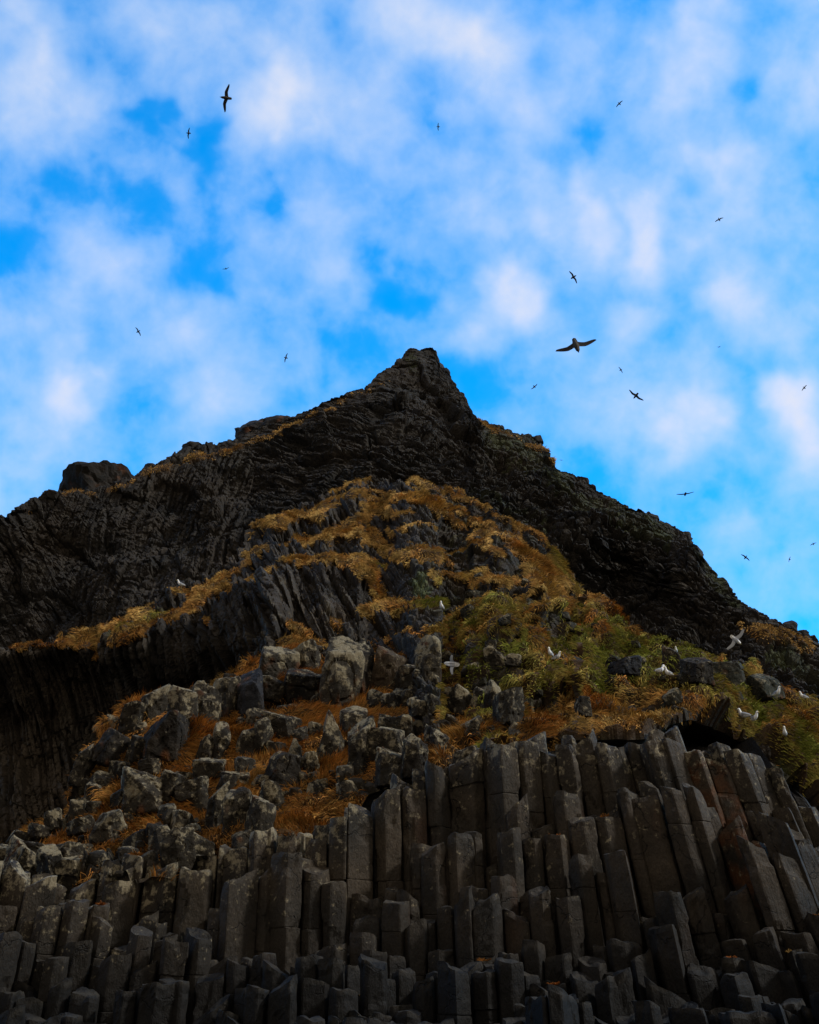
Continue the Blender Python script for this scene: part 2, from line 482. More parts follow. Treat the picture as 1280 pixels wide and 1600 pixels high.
for pts, w, k in [([(880, 1040), (950, 1030), (1050, 1020)], 36, .9), ([(1000, 1070), (1060, 1085), (1110, 1075)], 34, .8),
                  ([(740, 1050), (800, 1045)], 20, .8), ([(930, 1090), (980, 1085)], 22, .9), ([(1130, 1105), (1180, 1130)], 24, .7),
                  ([(1230, 1160), (1290, 1200)], 40, .8), ([(650, 955), (690, 955)], 14, .7), ([(200, 985), (270, 945)], 9, .8),
                  ([(850, 860), (885, 895)], 16, .6), ([(585, 884), (600, 884)], 7, .6), ([(880, 960), (960, 985)], 24, .5),
                  ([(1040, 1095), (1090, 1100)], 18, .6)]:
    green.stroke(pts, w, k)
for m_ in (gm, gb, gmo, green): m_.s1 = blur(m_.a, 1.0)
gm.s2 = blur(gm.a, 3.0)

# ------------------------------------------------------------------ rock relief
WARP = None


def columnar(x, s, y, th, w, L, amp, warp=.5, seed=0.):
    """broken column ends: long cells along direction th (radians from +x, up positive)"""
    P3 = np.stack([x * .25, s * .25, y * .25 + seed], -1)
    wx = pnoise(P3) * warp + pnoise(P3 * 4 + 3) * warp * .25; ws = pnoise(P3 + 9.1) * warp * 2
    al = (x + wx) * math.cos(th) + (s + ws) * math.sin(th)
    ac = -(x + wx) * math.sin(th) + (s + ws) * math.cos(th)
    q = np.stack([ac / w + seed, al / L + seed * 1.7], -1)
    f1, f2, h, h2 = worley2(q)
    e = f2 - f1
    fc = q - np.floor(q)
    tilt = (h2 - .5) * 1.1 * (fc[..., 0] - .5) + (h - .6) * .9 * (fc[..., 1] - .5)
    return amp * ((h - .5) * 1.5 + tilt - .45 * np.exp(-(e / .07) ** 2)), h2, e


def layer_base(px, B, K, nrow, ctrl, roll, under=0, under_d=6.0):
    """rows run from the bottom line to the top line, then roll away behind the crest"""
    v = np.linspace(0, 1, nrow)
    gx, gv = np.meshgrid(px, v)
    b = B(px)[None]; k = K(px)[None]
    gy = b + (k - b) * gv
    Yd = rbf_grid(ctrl, gx, gy)
    return gx, gy, Yd


def roll_rows(P, n, step, drop):
    rows = [P]
    last = P[-1]
    for i in range(1, n + 1):
        rows.append((last + np.array([0, step * i * 1.7, -drop * i * .55]))[None])
    return np.concatenate(rows, 0)


def under_rows(P, n, step, drop):
    first = P[0]; rows = []
    for i in range(n, 0, -1):
        rows.append((first + np.array([0, step * i, -drop * i]))[None])
    return np.concatenate(rows + [P], 0)


def fix_crest(P2, r0, nroll, target, iters=3):
    """raise or lower the crest so that it follows its surveyed profile"""
    n = P2.shape[0] - nroll
    w = np.zeros(P2.shape[0]); w[r0:n] = np.linspace(0, 1, n - r0) ** 2.5; w[n:] = 1
    half = (r0 + n) // 2
    for _ in range(iters):
        u, v = proj(P2[half:])
        bins = np.clip(((u + 260) / 8).astype(int), 0, 229)
        mn = np.full(230, 1e9); np.minimum.at(mn, bins.ravel(), v.ravel())
        cx = np.arange(230) * 8 - 256.
        ok = mn < 1e8
        dl = np.interp(cx, cx[ok], (mn - target(cx))[ok])
        k = np.exp(-.5 * (np.arange(-6, 7) / 1.3) ** 2); k /= k.sum()
        dl = np.convolve(np.pad(dl, 6, mode='edge'), k, 'valid')
        u0, _v = proj(P2[n - 1])
        d = np.interp(u0, cx, dl) * P2[n - 1][:, 1] / F
        d = np.convolve(np.pad(d, 10, mode='edge'), np.ones(21) / 21, 'valid')
        P2[..., 2] += w[:, None] * d[None]
    return P2


def normals(P):
    du = np.gradient(P, axis=1); dv = np.gradient(P, axis=0)
    n = np.cross(du, dv); n /= np.linalg.norm(n, axis=-1, keepdims=True) + 1e-9
    return n


DARK = np.array([.022, .0195, .0165]); BROWN = np.array([.046, .034, .022]); GREY = np.array([.040, .035, .027])
LICH = np.array([.19, .165, .11]); MOSS = np.array([.052, .062, .020]); SOIL = np.array([.055, .030, .012])
OLIVE = np.array([.23, .175, .042]); ORANGE = np.array([.31, .125, .028]); TAN = np.array([.42, .265, .088]); GREEN = np.array([.155, .17, .028]); RUST = np.array([.22, .075, .018])


def mixc_(a, b, t):
    return a * (1 - t[..., None]) + b * t[..., None]


BLADES = []      # (positions, normals, tint class arrays) gathered for the turf objects


def slope_coord(P):
    return P[..., 2] + .18 * P[..., 1]


# ================================================================== back cliff
K_LINE = [(-220, 880), (-120, 850), (0, 806), (30, 790), (60, 772), (80, 766), (108, 768), (150, 764), (208, 742), (240, 724), (290, 699), (320, 692),
          (340, 691), (366, 686), (400, 668), (430, 660), (455, 652), (480, 640), (520, 622), (560, 607), (575, 602), (590, 582), (602, 575),
          (620, 564), (630, 550), (640, 546), (660, 544), (675, 542), (683, 549), (690, 562), (708, 590), (725, 612), (740, 640), (750, 655),
          (790, 668), (812, 677), (830, 680), (850, 689), (858, 705), (872, 730), (884, 737), (900, 742), (940, 768), (980, 790), (1010, 800), (1040, 815),
          (1070, 830), (1085, 846), (1100, 870), (1130, 903), (1148, 922), (1165, 942), (1185, 954), (1200, 962), (1240, 980), (1280, 1004), (1400, 1085), (1500, 1150)]
R_LINE = [(-220, 1030), (-60, 1020), (15, 1010), (60, 1003), (120, 986), (170, 974), (230, 945), (262, 918), (300, 905), (335, 893), (360, 868), (385, 840), (395, 815), (430, 806), (470, 790), (510, 768), (545, 754), (580, 748),
          (625, 752), (645, 743), (680, 757), (720, 765), (745, 780), (790, 808), (835, 828), (865, 852), (885, 880), (900, 912), (950, 938), (985, 972), (1010, 990), (1060, 1002), (1110, 1025),
          (1160, 1030), (1180, 1058), (1230, 1075), (1290, 1100), (1500, 1190)]
back_ctrl = [(-200, 1100, 84), (0, 1060, 84), (0, 950, 88), (0, 880, 90), (0, 806, 91), (-200, 900, 88), (100, 900, 90), (150, 765, 94), (150, 840, 92), (200, 1000, 80),
             (300, 950, 80), (300, 850, 89), (300, 700, 97), (300, 760, 92), (400, 850, 85), (450, 655, 100), (450, 720, 93), (430, 800, 89), (560, 760, 88), (560, 690, 93), (560, 606, 102),
             (660, 545, 105), (600, 600, 101), (700, 600, 103), (650, 640, 95), (650, 700, 91), (660, 760, 88), (620, 1000, 84), (740, 640, 102), (740, 720, 93), (740, 790, 87),
             (850, 690, 101), (850, 740, 93), (850, 800, 92), (850, 880, 84), (960, 780, 97), (960, 840, 87), (960, 900, 91), (960, 990, 82), (1080, 840, 92),
             (1070, 890, 83), (1050, 930, 88), (1080, 1010, 79), (1100, 870, 88), (1150, 925, 85), (1160, 950, 84), (1130, 1000, 80), (1150, 1050, 76),
             (1280, 1004, 84), (1250, 1030, 78), (1250, 1090, 72), (1400, 1150, 70), (1400, 1080, 80), (1300, 1250, 70), (900, 1100, 84), (200, 1150, 82)]
px_b = np.linspace(-210, 1490, 1500)
Kb, Rb = line(K_LINE), line(R_LINE)
gx, gy, Yd = layer_base(px_b, lambda x: Rb(x) + 80, Kb, 560, back_ctrl, None)
gy = gy + 0 * gx
# crest detail
P = at(gx, gy, Yd)
P = roll_rows(P, 12, .5, .25)
pxx, pyy = proj(P); pyy[-12:] = gy[-1][None]
n = normals(P)
x, s, y = P[..., 0], slope_coord(P), P[..., 1]
big = fbm(P * .11, 3) * 1.3
jag = fbm(P * .5 + 7, 5, .6)
chip, _, _ = columnar(x, s, y, R(-30), .26, .5, .20, .15, 2.)
chip2, _, _ = columnar(x, s, y, R(70), .7, 1.0, .40, .3, 4.)
d1, a1, e1 = columnar(x, s, y, R(84), .28, 3.0, .42, .04, 0.)      # standing columns on the left
d2, a2, e2 = columnar(x, s, y, R(-20), .28, 2.4, .48, .05, 5.)     # slanting columns below the peak
d3, a3, e3 = columnar(x, s, y, R(-38), .42, 1.2, .50, .10, 9.)     # broken blocks on the right flank
d4, a4, e4 = columnar(x, s, y, R(-58), .36, 2.6, .42, .05, 13.)     # fan on the far left
d5, a5, e5 = columnar(x, s, y, R(-50), 2.4, 5.5, 1.5, 1.5, 3.)    # large faces of the peak
wl = 1 - sstep(340, 460, pxx + (pyy - 760) * -.35)
wr = sstep(640, 760, pxx + (pyy - 700) * -.2)
wf = (1 - sstep(60, 150, pxx)) * wl
w1 = wl * (1 - wf); w2 = (1 - wl) * (1 - wr); w3 = wr
wp_ = sstep(720, 640, pyy) * sstep(540, 600, pxx) * sstep(790, 730, pxx)
w4 = wf
amp_m = .75 + .5 * pnoise(P * .15 + 31)
disp = (d1 * w1 * 1.0 + d2 * w2 + d3 * w3 + d4 * w4) * (1 - .6 * wp_) * np.clip(amp_m, .3, 1.3) + d5 * (.35 * (1 - wp_) + .55 * wp_) + big * .8 + jag * (.08 + .12 * wr) + chip * (.75 + .2 * wr) + chip2 * (.12 + .4 * wr)
lev = pnoise(np.stack([x * .1, s * .35, y * .1], -1))
disp += .35 * lev
idv = a1 * w1 + a2 * w2 + a3 * w3 + a4 * w4
edge = e1 * w1 + e2 * w2 + e3 * w3 + e4 * w4
G = gb.get(pxx, pyy, gb.s1); MO = gmo.get(pxx, pyy, gmo.s1)
gn = fbm(P * .8 + 3, 4) * .55
Gs = sstep(.30, .55, G + gn * .6 * (G > .02))
disp = disp * (1 - .55 * Gs) + Gs * .25
rowv_ = np.concatenate([np.linspace(0, 1, 560), np.ones(12)])[:, None]
disp = disp * (1 - .6 * sstep(.75, 1, rowv_))
# ravelled crest: stones stand up along the skyline
rowv = np.concatenate([np.linspace(0, 1, 560), np.ones(12)])[:, None]
f1, f2, h, h2 = worley2(np.stack([x / 1.6, y / 2.5], -1))
P2 = P + n * disp[..., None]
P2[..., 2] += sstep(.93, 1, rowv) * ((h - .45) * .9 * (f1 < .45) + .12 * fbm(P * 1.3, 3)) * (.6 - .4 * sstep(700, 620, pyy[:, :]))
P2 = fix_crest(P2, 0, 12, lambda q: Kb(q) - 1)
fine_n = fbm(P * 2.2, 4)
col = DARK * .72 * (0.35 + 1.3 * idv[..., None]) * (1 + .35 * fine_n[..., None])
col = mixc_(col, BROWN * .8, np.clip(.25 + .5 * pnoise(P * .3 + 5), 0, .6))
col = mixc_(col, GREY * .8, sstep(.62, .95, idv) * .45)
pale = sstep(.1, .5, pnoise(np.stack([x * .35, s * .05, y * .1], -1) + 40)) * w1 * sstep(260, 350, pxx) * .7
col = mixc_(col, GREY, pale)
mo = sstep(.25, .6, MO + .5 * fine_n * (MO > .03) + .1)
col = mixc_(col, MOSS * .8, mo * (.2 + .5 * sstep(.3, .8, idv)))
col = mixc_(col, SOIL, Gs)
col = np.clip(col, .006, 1)
nr, nc = P2.shape[:2]
o = mesh_obj('mountain', P2.reshape(-1, 3), grid_faces(nr, nc), col.reshape(-1, 3), M_CLIFF)
set_props(o, 'dark basalt back cliff rising to the pointed summit', 'cliff', kind='structure')
nn = normals(P2)
BLADES.append((P2.reshape(-1, 3), nn.reshape(-1, 3), (Gs * (rowv < 1.1)).reshape(-1), np.clip(.75 + .3 * gn, 0, 1).reshape(-1), (mo * .0).reshape(-1), 'back'))
back_P, back_px, back_py = P2, pxx, pyy

# ================================================================== middle hill (grassy ridge, rock bands, tussock slope)
S_LINE = [(-220, 1420), (0, 1345), (110, 1345), (260, 1365), (360, 1330), (430, 1290), (545, 1280), (575, 1225), (690, 1190), (800, 1165), (830, 1138), (900, 1140),
          (1000, 1138), (1070, 1122), (1078, 1122), (1110, 1135), (1150, 1150), (1180, 1175), (1215, 1195), (1250, 1225), (1280, 1275), (1500, 1400)]
Sb = line(S_LINE)
mid_ctrl = [(-200, 1030, 70), (-60, 1020, 69), (15, 1010, 68), (170, 976, 69), (230, 945, 71), (335, 893, 75), (385, 830, 79), (500, 780, 82), (560, 752, 84), (650, 742, 85), (740, 778, 83),
            (835, 828, 80), (900, 912, 75), (1000, 985, 68), (1100, 1022, 63), (1180, 1055, 60), (1290, 1100, 57), (1500, 1190, 54),
            (450, 1000, 60), (600, 990, 58.5), (700, 1000, 56), (820, 985, 58), (450, 885, 66), (600, 880, 67), (700, 880, 68), (810, 880, 69), (600, 830, 73), (700, 830, 74),
            (640, 1090, 50.5), (640, 1150, 47), (640, 1300, 43.5), (800, 1130, 47), (800, 1200, 43.5), (1060, 1120, 45), (1060, 1050, 54), (1200, 1130, 50), (1280, 1160, 49.5), (1280, 1260, 46.5), (1180, 1175, 47),
            (900, 1000, 61), (900, 1060, 53), (900, 1130, 45), (0, 1045, 69.3), (150, 1030, 69.5), (0, 1085, 70.3), (100, 1080, 70.3), (0, 1130, 71.2), (100, 1130, 71.2), (0, 1200, 71), (0, 1300, 68), (100, 1250, 69), (200, 1070, 69.5), (350, 1000, 64), (300, 1100, 70),
            (400, 1100, 63), (350, 940, 66), (250, 1000, 67), (-200, 1150, 82), (-200, 1400, 82), (200, 1400, 72), (450, 1400, 56), (1500, 1300, 48), (1500, 1420, 46), (1070, 1180, 44)]
px_m = np.linspace(-210, 1490, 1400)
Bm_pts = [(-220, 1470), (200, 1420), (440, 1320), (560, 1290)] + [(a, b + 14) for a, b in S_LINE if 575 <= a < 1070] + [(a, b) for a, b in S_LINE if a >= 1070]
Bm = line(Bm_pts)
gx, gy, Yd = layer_base(px_m, Bm, Rb, 640, mid_ctrl, None)
gmask = gm.get(gx, gy, gm.s1)
# ledges: turf lies flat, bare rock stands steep
dyp = -np.gradient(gy, axis=0)
g = gm.get(gx, gy, gm.s2) * (gx < 900) + .5 * (gx >= 900)
g = g - blur(g, 26)
st = np.cumsum(g * dyp, axis=0) * .18
st = st - blur(st, 55)
Pn = at(gx, gy, Yd)
Yd = Yd + np.clip(st, -2.2, 2.2)
P = at(gx, gy, Yd)
NU = 56
P = roll_rows(P, 12, .45, .3)
P = under_rows(P, NU, .12, .006)
pxx, pyy = proj(P)
pyy[-12:] = gy[-1][None]; pyy[:NU] = gy[0][None]
n = normals(P)
nb_ = normals(Pn); n[NU:-12] = nb_ * .75 + n[NU:-12] * .25
n[NU - 20:NU + 12] = n[NU - 20:NU + 12] * .5 + nb_[:32] * .5
n /= np.linalg.norm(n, axis=-1, keepdims=True)
x, s, y = P[..., 0], slope_coord(P), P[..., 1]
wtx = pnoise(np.stack([x * .5, s * .5, y * .5], -1) + 70) * 6
G0 = gm.get(pxx + wtx, pyy + .6 * wtx, gm.s1)
gn = fbm(P * .9 + 3, 4)
Gs = sstep(.46, .60, G0 + (gn * (.34 + .14 * (pxx < 720)) + .26 * pnoise(P * 2.4) - .05) * (G0 > .02) + .1 * (pxx > 800))
hole = sstep(.02, .25, fbm(np.stack([x * .28, s * .7, y * .28], -1) + 90, 3)) * sstep(690, 760, pxx) * sstep(880, 960, pyy) * .95
Gs = Gs * (1 - hole)
Gs[:NU] *= np.linspace(0, .6, NU)[:, None] ** 3
MO = gmo.get(pxx, pyy, gmo.s1); GG = green.get(pxx, pyy, green.s1)
d1, a1, e1 = columnar(x, s, y, R(108), .27, 2.6, .42, .04, 21.)      # band under the ridge, leaning
d2, a2, e2 = columnar(x, s, y, R(150), .32, 1.0, .42, .12, 25.)    # shingled rock on the right
d3, a3, e3 = columnar(x, s, y, R(104), 1.6, 5.0, .8, .25, 28.)
wr = sstep(620, 720, pxx)
chip, _, _ = columnar(x, s, y, R(75), .24, .5, .18, .15, 2.)
rock = (d1 * (1 - wr) * 1.15 + d2 * wr) + .28 * d3 + .1 * fbm(P * .7, 4) + chip * .5
idv = a1 * (1 - wr) + a2 * wr
# tussocks
wq = fbm(P * .35 + 2, 2)
sg = P[..., 2] + .45 * y
tf1, tf2, th_, th2 = worley2(np.stack([(x + wq * .8) / 1.15, (sg * 1.15 + wq * .5) / .75], -1))
tuss = (.75 - tf1 ** 2 * 1.5) * (.55 + .8 * th_)
tf1b, _, thb, _ = worley2(np.stack([(x - wq) / .7, (sg * 1.1) / .5], -1))
tus2 = (.6 - tf1b ** 2 * 1.4) * (.5 + thb)
wt = sstep(640, 820, pxx) * sstep(860, 960, pyy) * .85 + .15
wt = np.maximum(wt, .35 * sstep(360, 200, pxx))
smoothg = .45 * fbm(np.stack([x * .25, s * .8, y * .25], -1) + 8, 3)
turf = (tuss * .95 + tus2 * .25) * wt + smoothg * (1 - wt) * .7 + .08 + .12 * sstep(640, 760, pxx)
shelf = sstep(1100, 1118, pyy) * sstep(800, 840, pxx) * sstep(1080, 1060, pxx)
turf = turf * (1 - .75 * shelf)
rock[:NU] *= .35
disp = rock * (1 - Gs) * .9 + turf * Gs + fbm(P * .13 + 4, 3) * .8 + .05 * fbm(P * 3.1, 3)
rows = np.concatenate([np.zeros(NU), np.linspace(0, 1, 640), np.ones(12)])[:, None]
P2 = P + n * disp[..., None]
P2[..., 2] -= Gs * wt * tf1 ** 2 * .5
P2 = fix_crest(P2, NU, 12, Rb)
fine_n = fbm(P * 2.2, 4)
col = DARK * (0.6 + .9 * idv[..., None]) * (1 + .35 * fine_n[..., None])
col = mixc_(col, BROWN, np.clip(.3 + .5 * pnoise(P * .3 + 5), 0, .6))
col = mixc_(col, GREY * [1.12, 1.0, .86], sstep(.5, .9, idv) * (.35 + .3 * wr))
col = mixc_(col, LICH * .6, sstep(.25, .7, fine_n + .3 * pnoise(P * .4 + 60)) * .35 * sstep(300, 420, pxx))
mo = sstep(.25, .7, MO + .4 * fine_n * (MO > .03))
col = mixc_(col, MOSS * 1.3, np.maximum(mo, .25 * wr * sstep(0, .5, fine_n)) * .8)
cave = sstep(1112, 1122, pxx * 0 + pyy) * sstep(1065, 1080, pxx) * (pyy > Sb(pxx) - 4)
hollow_lift = sstep(260, 120, pxx) * sstep(1030, 1075, pyy)
col = col * (1 + .4 * hollow_lift[..., None])  # rock in the left hollow painted lighter to offset its shade
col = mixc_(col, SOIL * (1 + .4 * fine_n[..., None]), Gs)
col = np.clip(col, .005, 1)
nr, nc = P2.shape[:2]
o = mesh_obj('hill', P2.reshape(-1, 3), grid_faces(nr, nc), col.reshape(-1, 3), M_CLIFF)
set_props(o, 'grassy middle ridge with bands of dark rock below the cliff', 'hillside', kind='structure')
nn = normals(P2)
grn_ = np.clip(GG * .9 + (.46 + .5 * gn) * sstep(650, 740, pxx) * sstep(900, 1000, pyy) * (1 - shelf) + .22 * gn * (GG > .05) + .12 * gn + .22 * sstep(520, 640, pxx) * sstep(840, 900, pyy) * (pxx < 760) * (.6 + gn), 0, 1)
tone = np.clip(.42 + .8 * gn + .35 * shelf + .35 * sstep(980, 840, pyy) - .35 * sstep(960, 1040, pyy) * (1 - shelf) * sstep(650, 800, pxx), 0, 1)
BLADES.append((P2.reshape(-1, 3), nn.reshape(-1, 3), (Gs * (rows > 0)).reshape(-1), tone.reshape(-1), grn_.reshape(-1), 'mid'))
mid_P, mid_px, mid_py = P2, pxx, pyy

# ================================================================== boulder slope on the left
GT = [(-220, 1440), (-60, 1365), (0, 1322), (40, 1292), (80, 1272), (100, 1255), (115, 1215), (128, 1175), (150, 1140), (175, 1110), (200, 1090), (240, 1082), (300, 1074), (335, 1064), (380, 1040),
      (415, 1016), (445, 1008), (520, 1003), (620, 1002), (700, 1012), (800, 1050), (900, 1090), (960, 1120)]
slope_ctrl = [(-200, 1440, 45), (0, 1322, 46.5), (0, 1400, 42), (-200, 1560, 40), (100, 1255, 49.5), (128, 1175, 52), (160, 1120, 53.5), (200, 1090, 54.5), (335, 1064, 56), (415, 1014, 59), (445, 1006, 59.5), (520, 1001, 59.5),
              (620, 1001, 58.5), (700, 1012, 58), (800, 1050, 56), (900, 1090, 51.5), (960, 1130, 47), (450, 1060, 55), (450, 1120, 52), (560, 1120, 50.2), (620, 1100, 50.5), (620, 1060, 53.2),
              (300, 1140, 51), (300, 1200, 48), (300, 1290, 44.5), (300, 1370, 42), (150, 1250, 47.5), (150, 1340, 43), (200, 1170, 51), (450, 1200, 47.5), (450, 1280, 43.5), (600, 1190, 45.5), (600, 1240, 43.5), (750, 1100, 50),
              (750, 1150, 45.5), (750, 1200, 43), (850, 1130, 46), (900, 1180, 44), (540, 1300, 42.5)]
px_s = np.linspace(-200, 950, 900)
Gt = line(GT)
gx, gy, Yd = layer_base(px_s, lambda x: Sb(x) + 25, Gt, 330, slope_ctrl, None)
P = at(gx, gy, Yd)
P = roll_rows(P, 16, .35, .45)
pxx, pyy = proj(P); pyy[-16:] = gy[-1][None]
n = normals(P)
x, s, y = P[..., 0], slope_coord(P), P[..., 1]
wq = fbm(P * .4 + 2, 2)
terr = fbm(np.stack([x * .22, s * 1.0, y * .1], -1), 3)
s = P[..., 2] + .4 * y
f1, f2, h, h2 = worley2(np.stack([(x + wq * .5) / 1.1, (s + wq * .4) / .9], -1))
f1b, f2b, hb, h2b = worley2(np.stack([(x + wq * .3) / .5, (s) / .5], -1))
Gs = sstep(-.36, -.08, .9 * fbm(np.stack([x * .3, s * .75, y * .3], -1) + 50, 3) + .25 * (f1 - .5) + .03)
rockd = (h - .4) * 1.1 + (h2 - .5) * (f1 - .3) * 1.2 - .5 * np.exp(-((f2 - f1) / .12) ** 2) + (hb - .5) * .35 - .15 * np.exp(-((f2b - f1b) / .12) ** 2)
disp = rockd * (1 - Gs) * .8 + Gs * (.18 * terr + .1) + .5 * terr * .6 + .4 * fbm(P * .2, 3)
rr_ = np.concatenate([np.linspace(0, 1, 330), np.ones(16)])[:, None]
fade = sstep(940, 840, pxx)
P2 = P + n * (disp * (.2 + .8 * fade))[..., None]
P2 = fix_crest(P2, 0, 16, lambda q: Gt(q) + 4)
fine_n = fbm(P * 2.5, 4)
col = GREY * (.5 + .8 * h2[..., None]) * (1 + .4 * fine_n[..., None])
col = mixc_(col, BROWN, np.clip(.15 + .5 * pnoise(P * .5), 0, .5))
col = mixc_(col, SOIL * 1.1, Gs)
col = np.clip(col, .006, 1)
nr, nc = P2.shape[:2]
o = mesh_obj('rocky_terrain', P2.reshape(-1, 3), grid_faces(nr, nc), col.reshape(-1, 3), M_ROCK, lich=(np.clip(.15 + .6 * fine_n, 0, 1) * (1 - Gs)).ravel())
set_props(o, 'rocky slope with orange grass above the basalt columns', 'slope', kind='structure')
nn = normals(P2)
tone = np.clip(.12 + .3 * fbm(P * .6 + 12, 3) + .25 * sstep(560, 900, pxx), 0, 1)
BLADES.append((P2.reshape(-1, 3), nn.reshape(-1, 3), (Gs * (rr_ > .01)).reshape(-1), tone.reshape(-1), (0 * Gs + .05).reshape(-1), 'slope'))
slope_P, slope_px, slope_py = P2, pxx, pyy

# lookup: nearest visible surface point at a pixel, by binning
def make_lookup(P2, skip_lo, skip_hi):
    Q = P2[skip_lo:len(P2) - skip_hi]
    u, v = proj(Q)
    A = np.full((RH, RW), 1e9)
    iu = np.clip(((u - X0) / RS).astype(int), 0, RW - 1).ravel(); iv = np.clip(((v - Y0_) / RS).astype(int), 0, RH - 1).ravel()
    np.minimum.at(A, (iv, iu), Q[..., 1].ravel())
    return A


L_mid = make_lookup(mid_P, 14, 12); L_slope = make_lookup(slope_P, 0, 16); L_back = make_lookup(back_P, 0, 12)
L_front = np.minimum(L_mid, L_slope)
L_all = np.minimum(L_front, L_back)


def surf(px, py, L=None):
    L = L_all if L is None else L
    i = int((px - X0) / RS); j = int((py - Y0_) / RS)
    w = L[max(j - 1, 0):j + 2, max(i - 1, 0):i + 2]
    w = w[w < 1e8]
    Y = float(np.median(w)) if len(w) else 60.
    return at(px, py, Y)


# ================================================================== turf: blades of grass
def build_turf(name, label, P, nrm, wgt, tone, grn, n_blades, rngl, lenm=(.35, .75), wid=.035, seedv=0):
    # weight each vertex by its share of the ground so that turf is even
    p = wgt
    if p.sum() < 1: return
    p = p / p.sum()
    idx = rngl.choice(len(P), n_blades, p=p)
    B = P[idx] + rngl.normal(size=(n_blades, 3)) * .05
    Nn = nrm[idx]; Nn = np.where((Nn[:, 1] > 0)[:, None], -Nn, Nn)
    down = np.array([0, 0, -1.0]) - Nn * (-Nn[:, 2:3]); down /= np.linalg.norm(down, axis=1)[:, None] + 1e-6
    fl = np.stack([pnoise(B * .45 + 5 + seedv), pnoise(B * .45 + 25), pnoise(B * .45 + 45)], -1) * 1.1
    fl[:, 0] *= 1.7
    fl += rngl.normal(size=(n_blades, 3)) * .17
    wind = np.array([.55, 0, 0])
    d1 = Nn * .42 + np.array([0, 0, .16]) + down * .35 + fl * .8 + wind * .5
    d1 /= np.linalg.norm(d1, axis=1)[:, None]
    d2 = d1 * .6 + down * .6 + fl * .3 + wind * .3; d2 /= np.linalg.norm(d2, axis=1)[:, None]
    L = (lenm[0] + (lenm[1] - lenm[0]) * rngl.random(n_blades))[:, None]
    L = L * (.75 + .5 * np.clip(pnoise(B * .7), -1, 1))[:, None]
    side = np.cross(d1, np.array([0, 1.0, 0])); side /= np.linalg.norm(side, axis=1)[:, None] + 1e-6
    w = wid * (.6 + .8 * rngl.random(n_blades))[:, None]
    a = B - side * w * .5 - Nn * .04; b = B + side * w * .5 - Nn * .04
    m1 = B + d1 * L * .5
    c = m1 - side * w * .42; d = m1 + side * w * .42
    t = m1 + d2 * L * .55
    V = np.stack([a, b, c, d, t], 1).reshape(-1, 3)
    k = np.arange(n_blades)[:, None] * 5
    quads = np.concatenate([k, k + 1, k + 3, k + 2], 1); tris = np.concatenate([k + 2, k + 3, k + 4], 1)
    tn = np.clip(tone[idx] + rngl.normal(size=n_blades) * .12, 0, 1)[:, None]
    gr = np.clip(grn[idx] + rngl.normal(size=n_blades) * .10, 0, 1)[:, None]
    gk = np.clip(gr * 2, 0, 1); g2 = np.clip(gr * 2 - 1, 0, 1)
    cc = (ORANGE * (1 - tn) + TAN * tn) * (1 - gk) + (OLIVE * (1 - g2) + GREEN * g2) * gk
    rs = sstep(.3, .7, pnoise(B * .9 + 77))[:, None] * .45 * (1 - gr)
    cc = cc * (1 - rs) + RUST * rs
    cc = cc * (.45 + 1.35 * rngl.random((n_blades, 1)) ** 1.2) * (1 + .5 * np.clip(pnoise(B * 1.3 + 33), -1, 1))[:, None]
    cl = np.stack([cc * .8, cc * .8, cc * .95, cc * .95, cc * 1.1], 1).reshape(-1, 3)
    o = mesh_obj(name, V, [quads, tris], cl, M_GRASS)
    set_props(o, label, 'grass', kind='stuff')
    return o


def vertex_area(P2):
    a = np.linalg.norm(np.cross(np.gradient(P2, axis=1), np.gradient(P2, axis=0)), axis=-1)
    return np.clip(a / np.median(a), .3, 7).reshape(-1)


AREA = {'back': vertex_area(back_P), 'mid': vertex_area(mid_P), 'slope': vertex_area(slope_P)}
for (P_, N_, w_, t_, g_, nm) in BLADES:
    u, v = proj(P_)
    w_ = w_ ** 1.5 * AREA[nm]
    w_ = w_ * (u > -130) * (u < 1410)
    r_ = np.random.default_rng({'back': 1, 'mid': 2, 'slope': 3}[nm])
    if nm == 'back':
        build_turf('crest_grass', 'rusty brown grass along the crest of the dark cliff', P_, N_, w_, t_, g_, 13000, r_, (.12, .30), .04)
    elif nm == 'mid':
        build_turf('hillside_grass', 'tan and green tussock grass covering the middle ridge and its ledges', P_, N_, w_, t_, g_, 480000, r_, (.13, .36), .026)
    else:
        build_turf('orange_grass', 'orange grass growing between boulders of the stepped slope', P_, N_, w_, t_, g_, 190000, r_, (.20, .50), .021)

# ================================================================== rocks
def ico(sub):
    bm = bmesh.new(); bmesh.ops.create_icosphere(bm, subdivisions=sub, radius=1)
    V = np.array([v.co[:] for v in bm.verts]); Fc = np.array([[v.index for v in f.verts] for f in bm.faces]); bm.free()
    return V, Fc


ICO = {s_: ico(s_) for s_ in (3, 4, 5)}


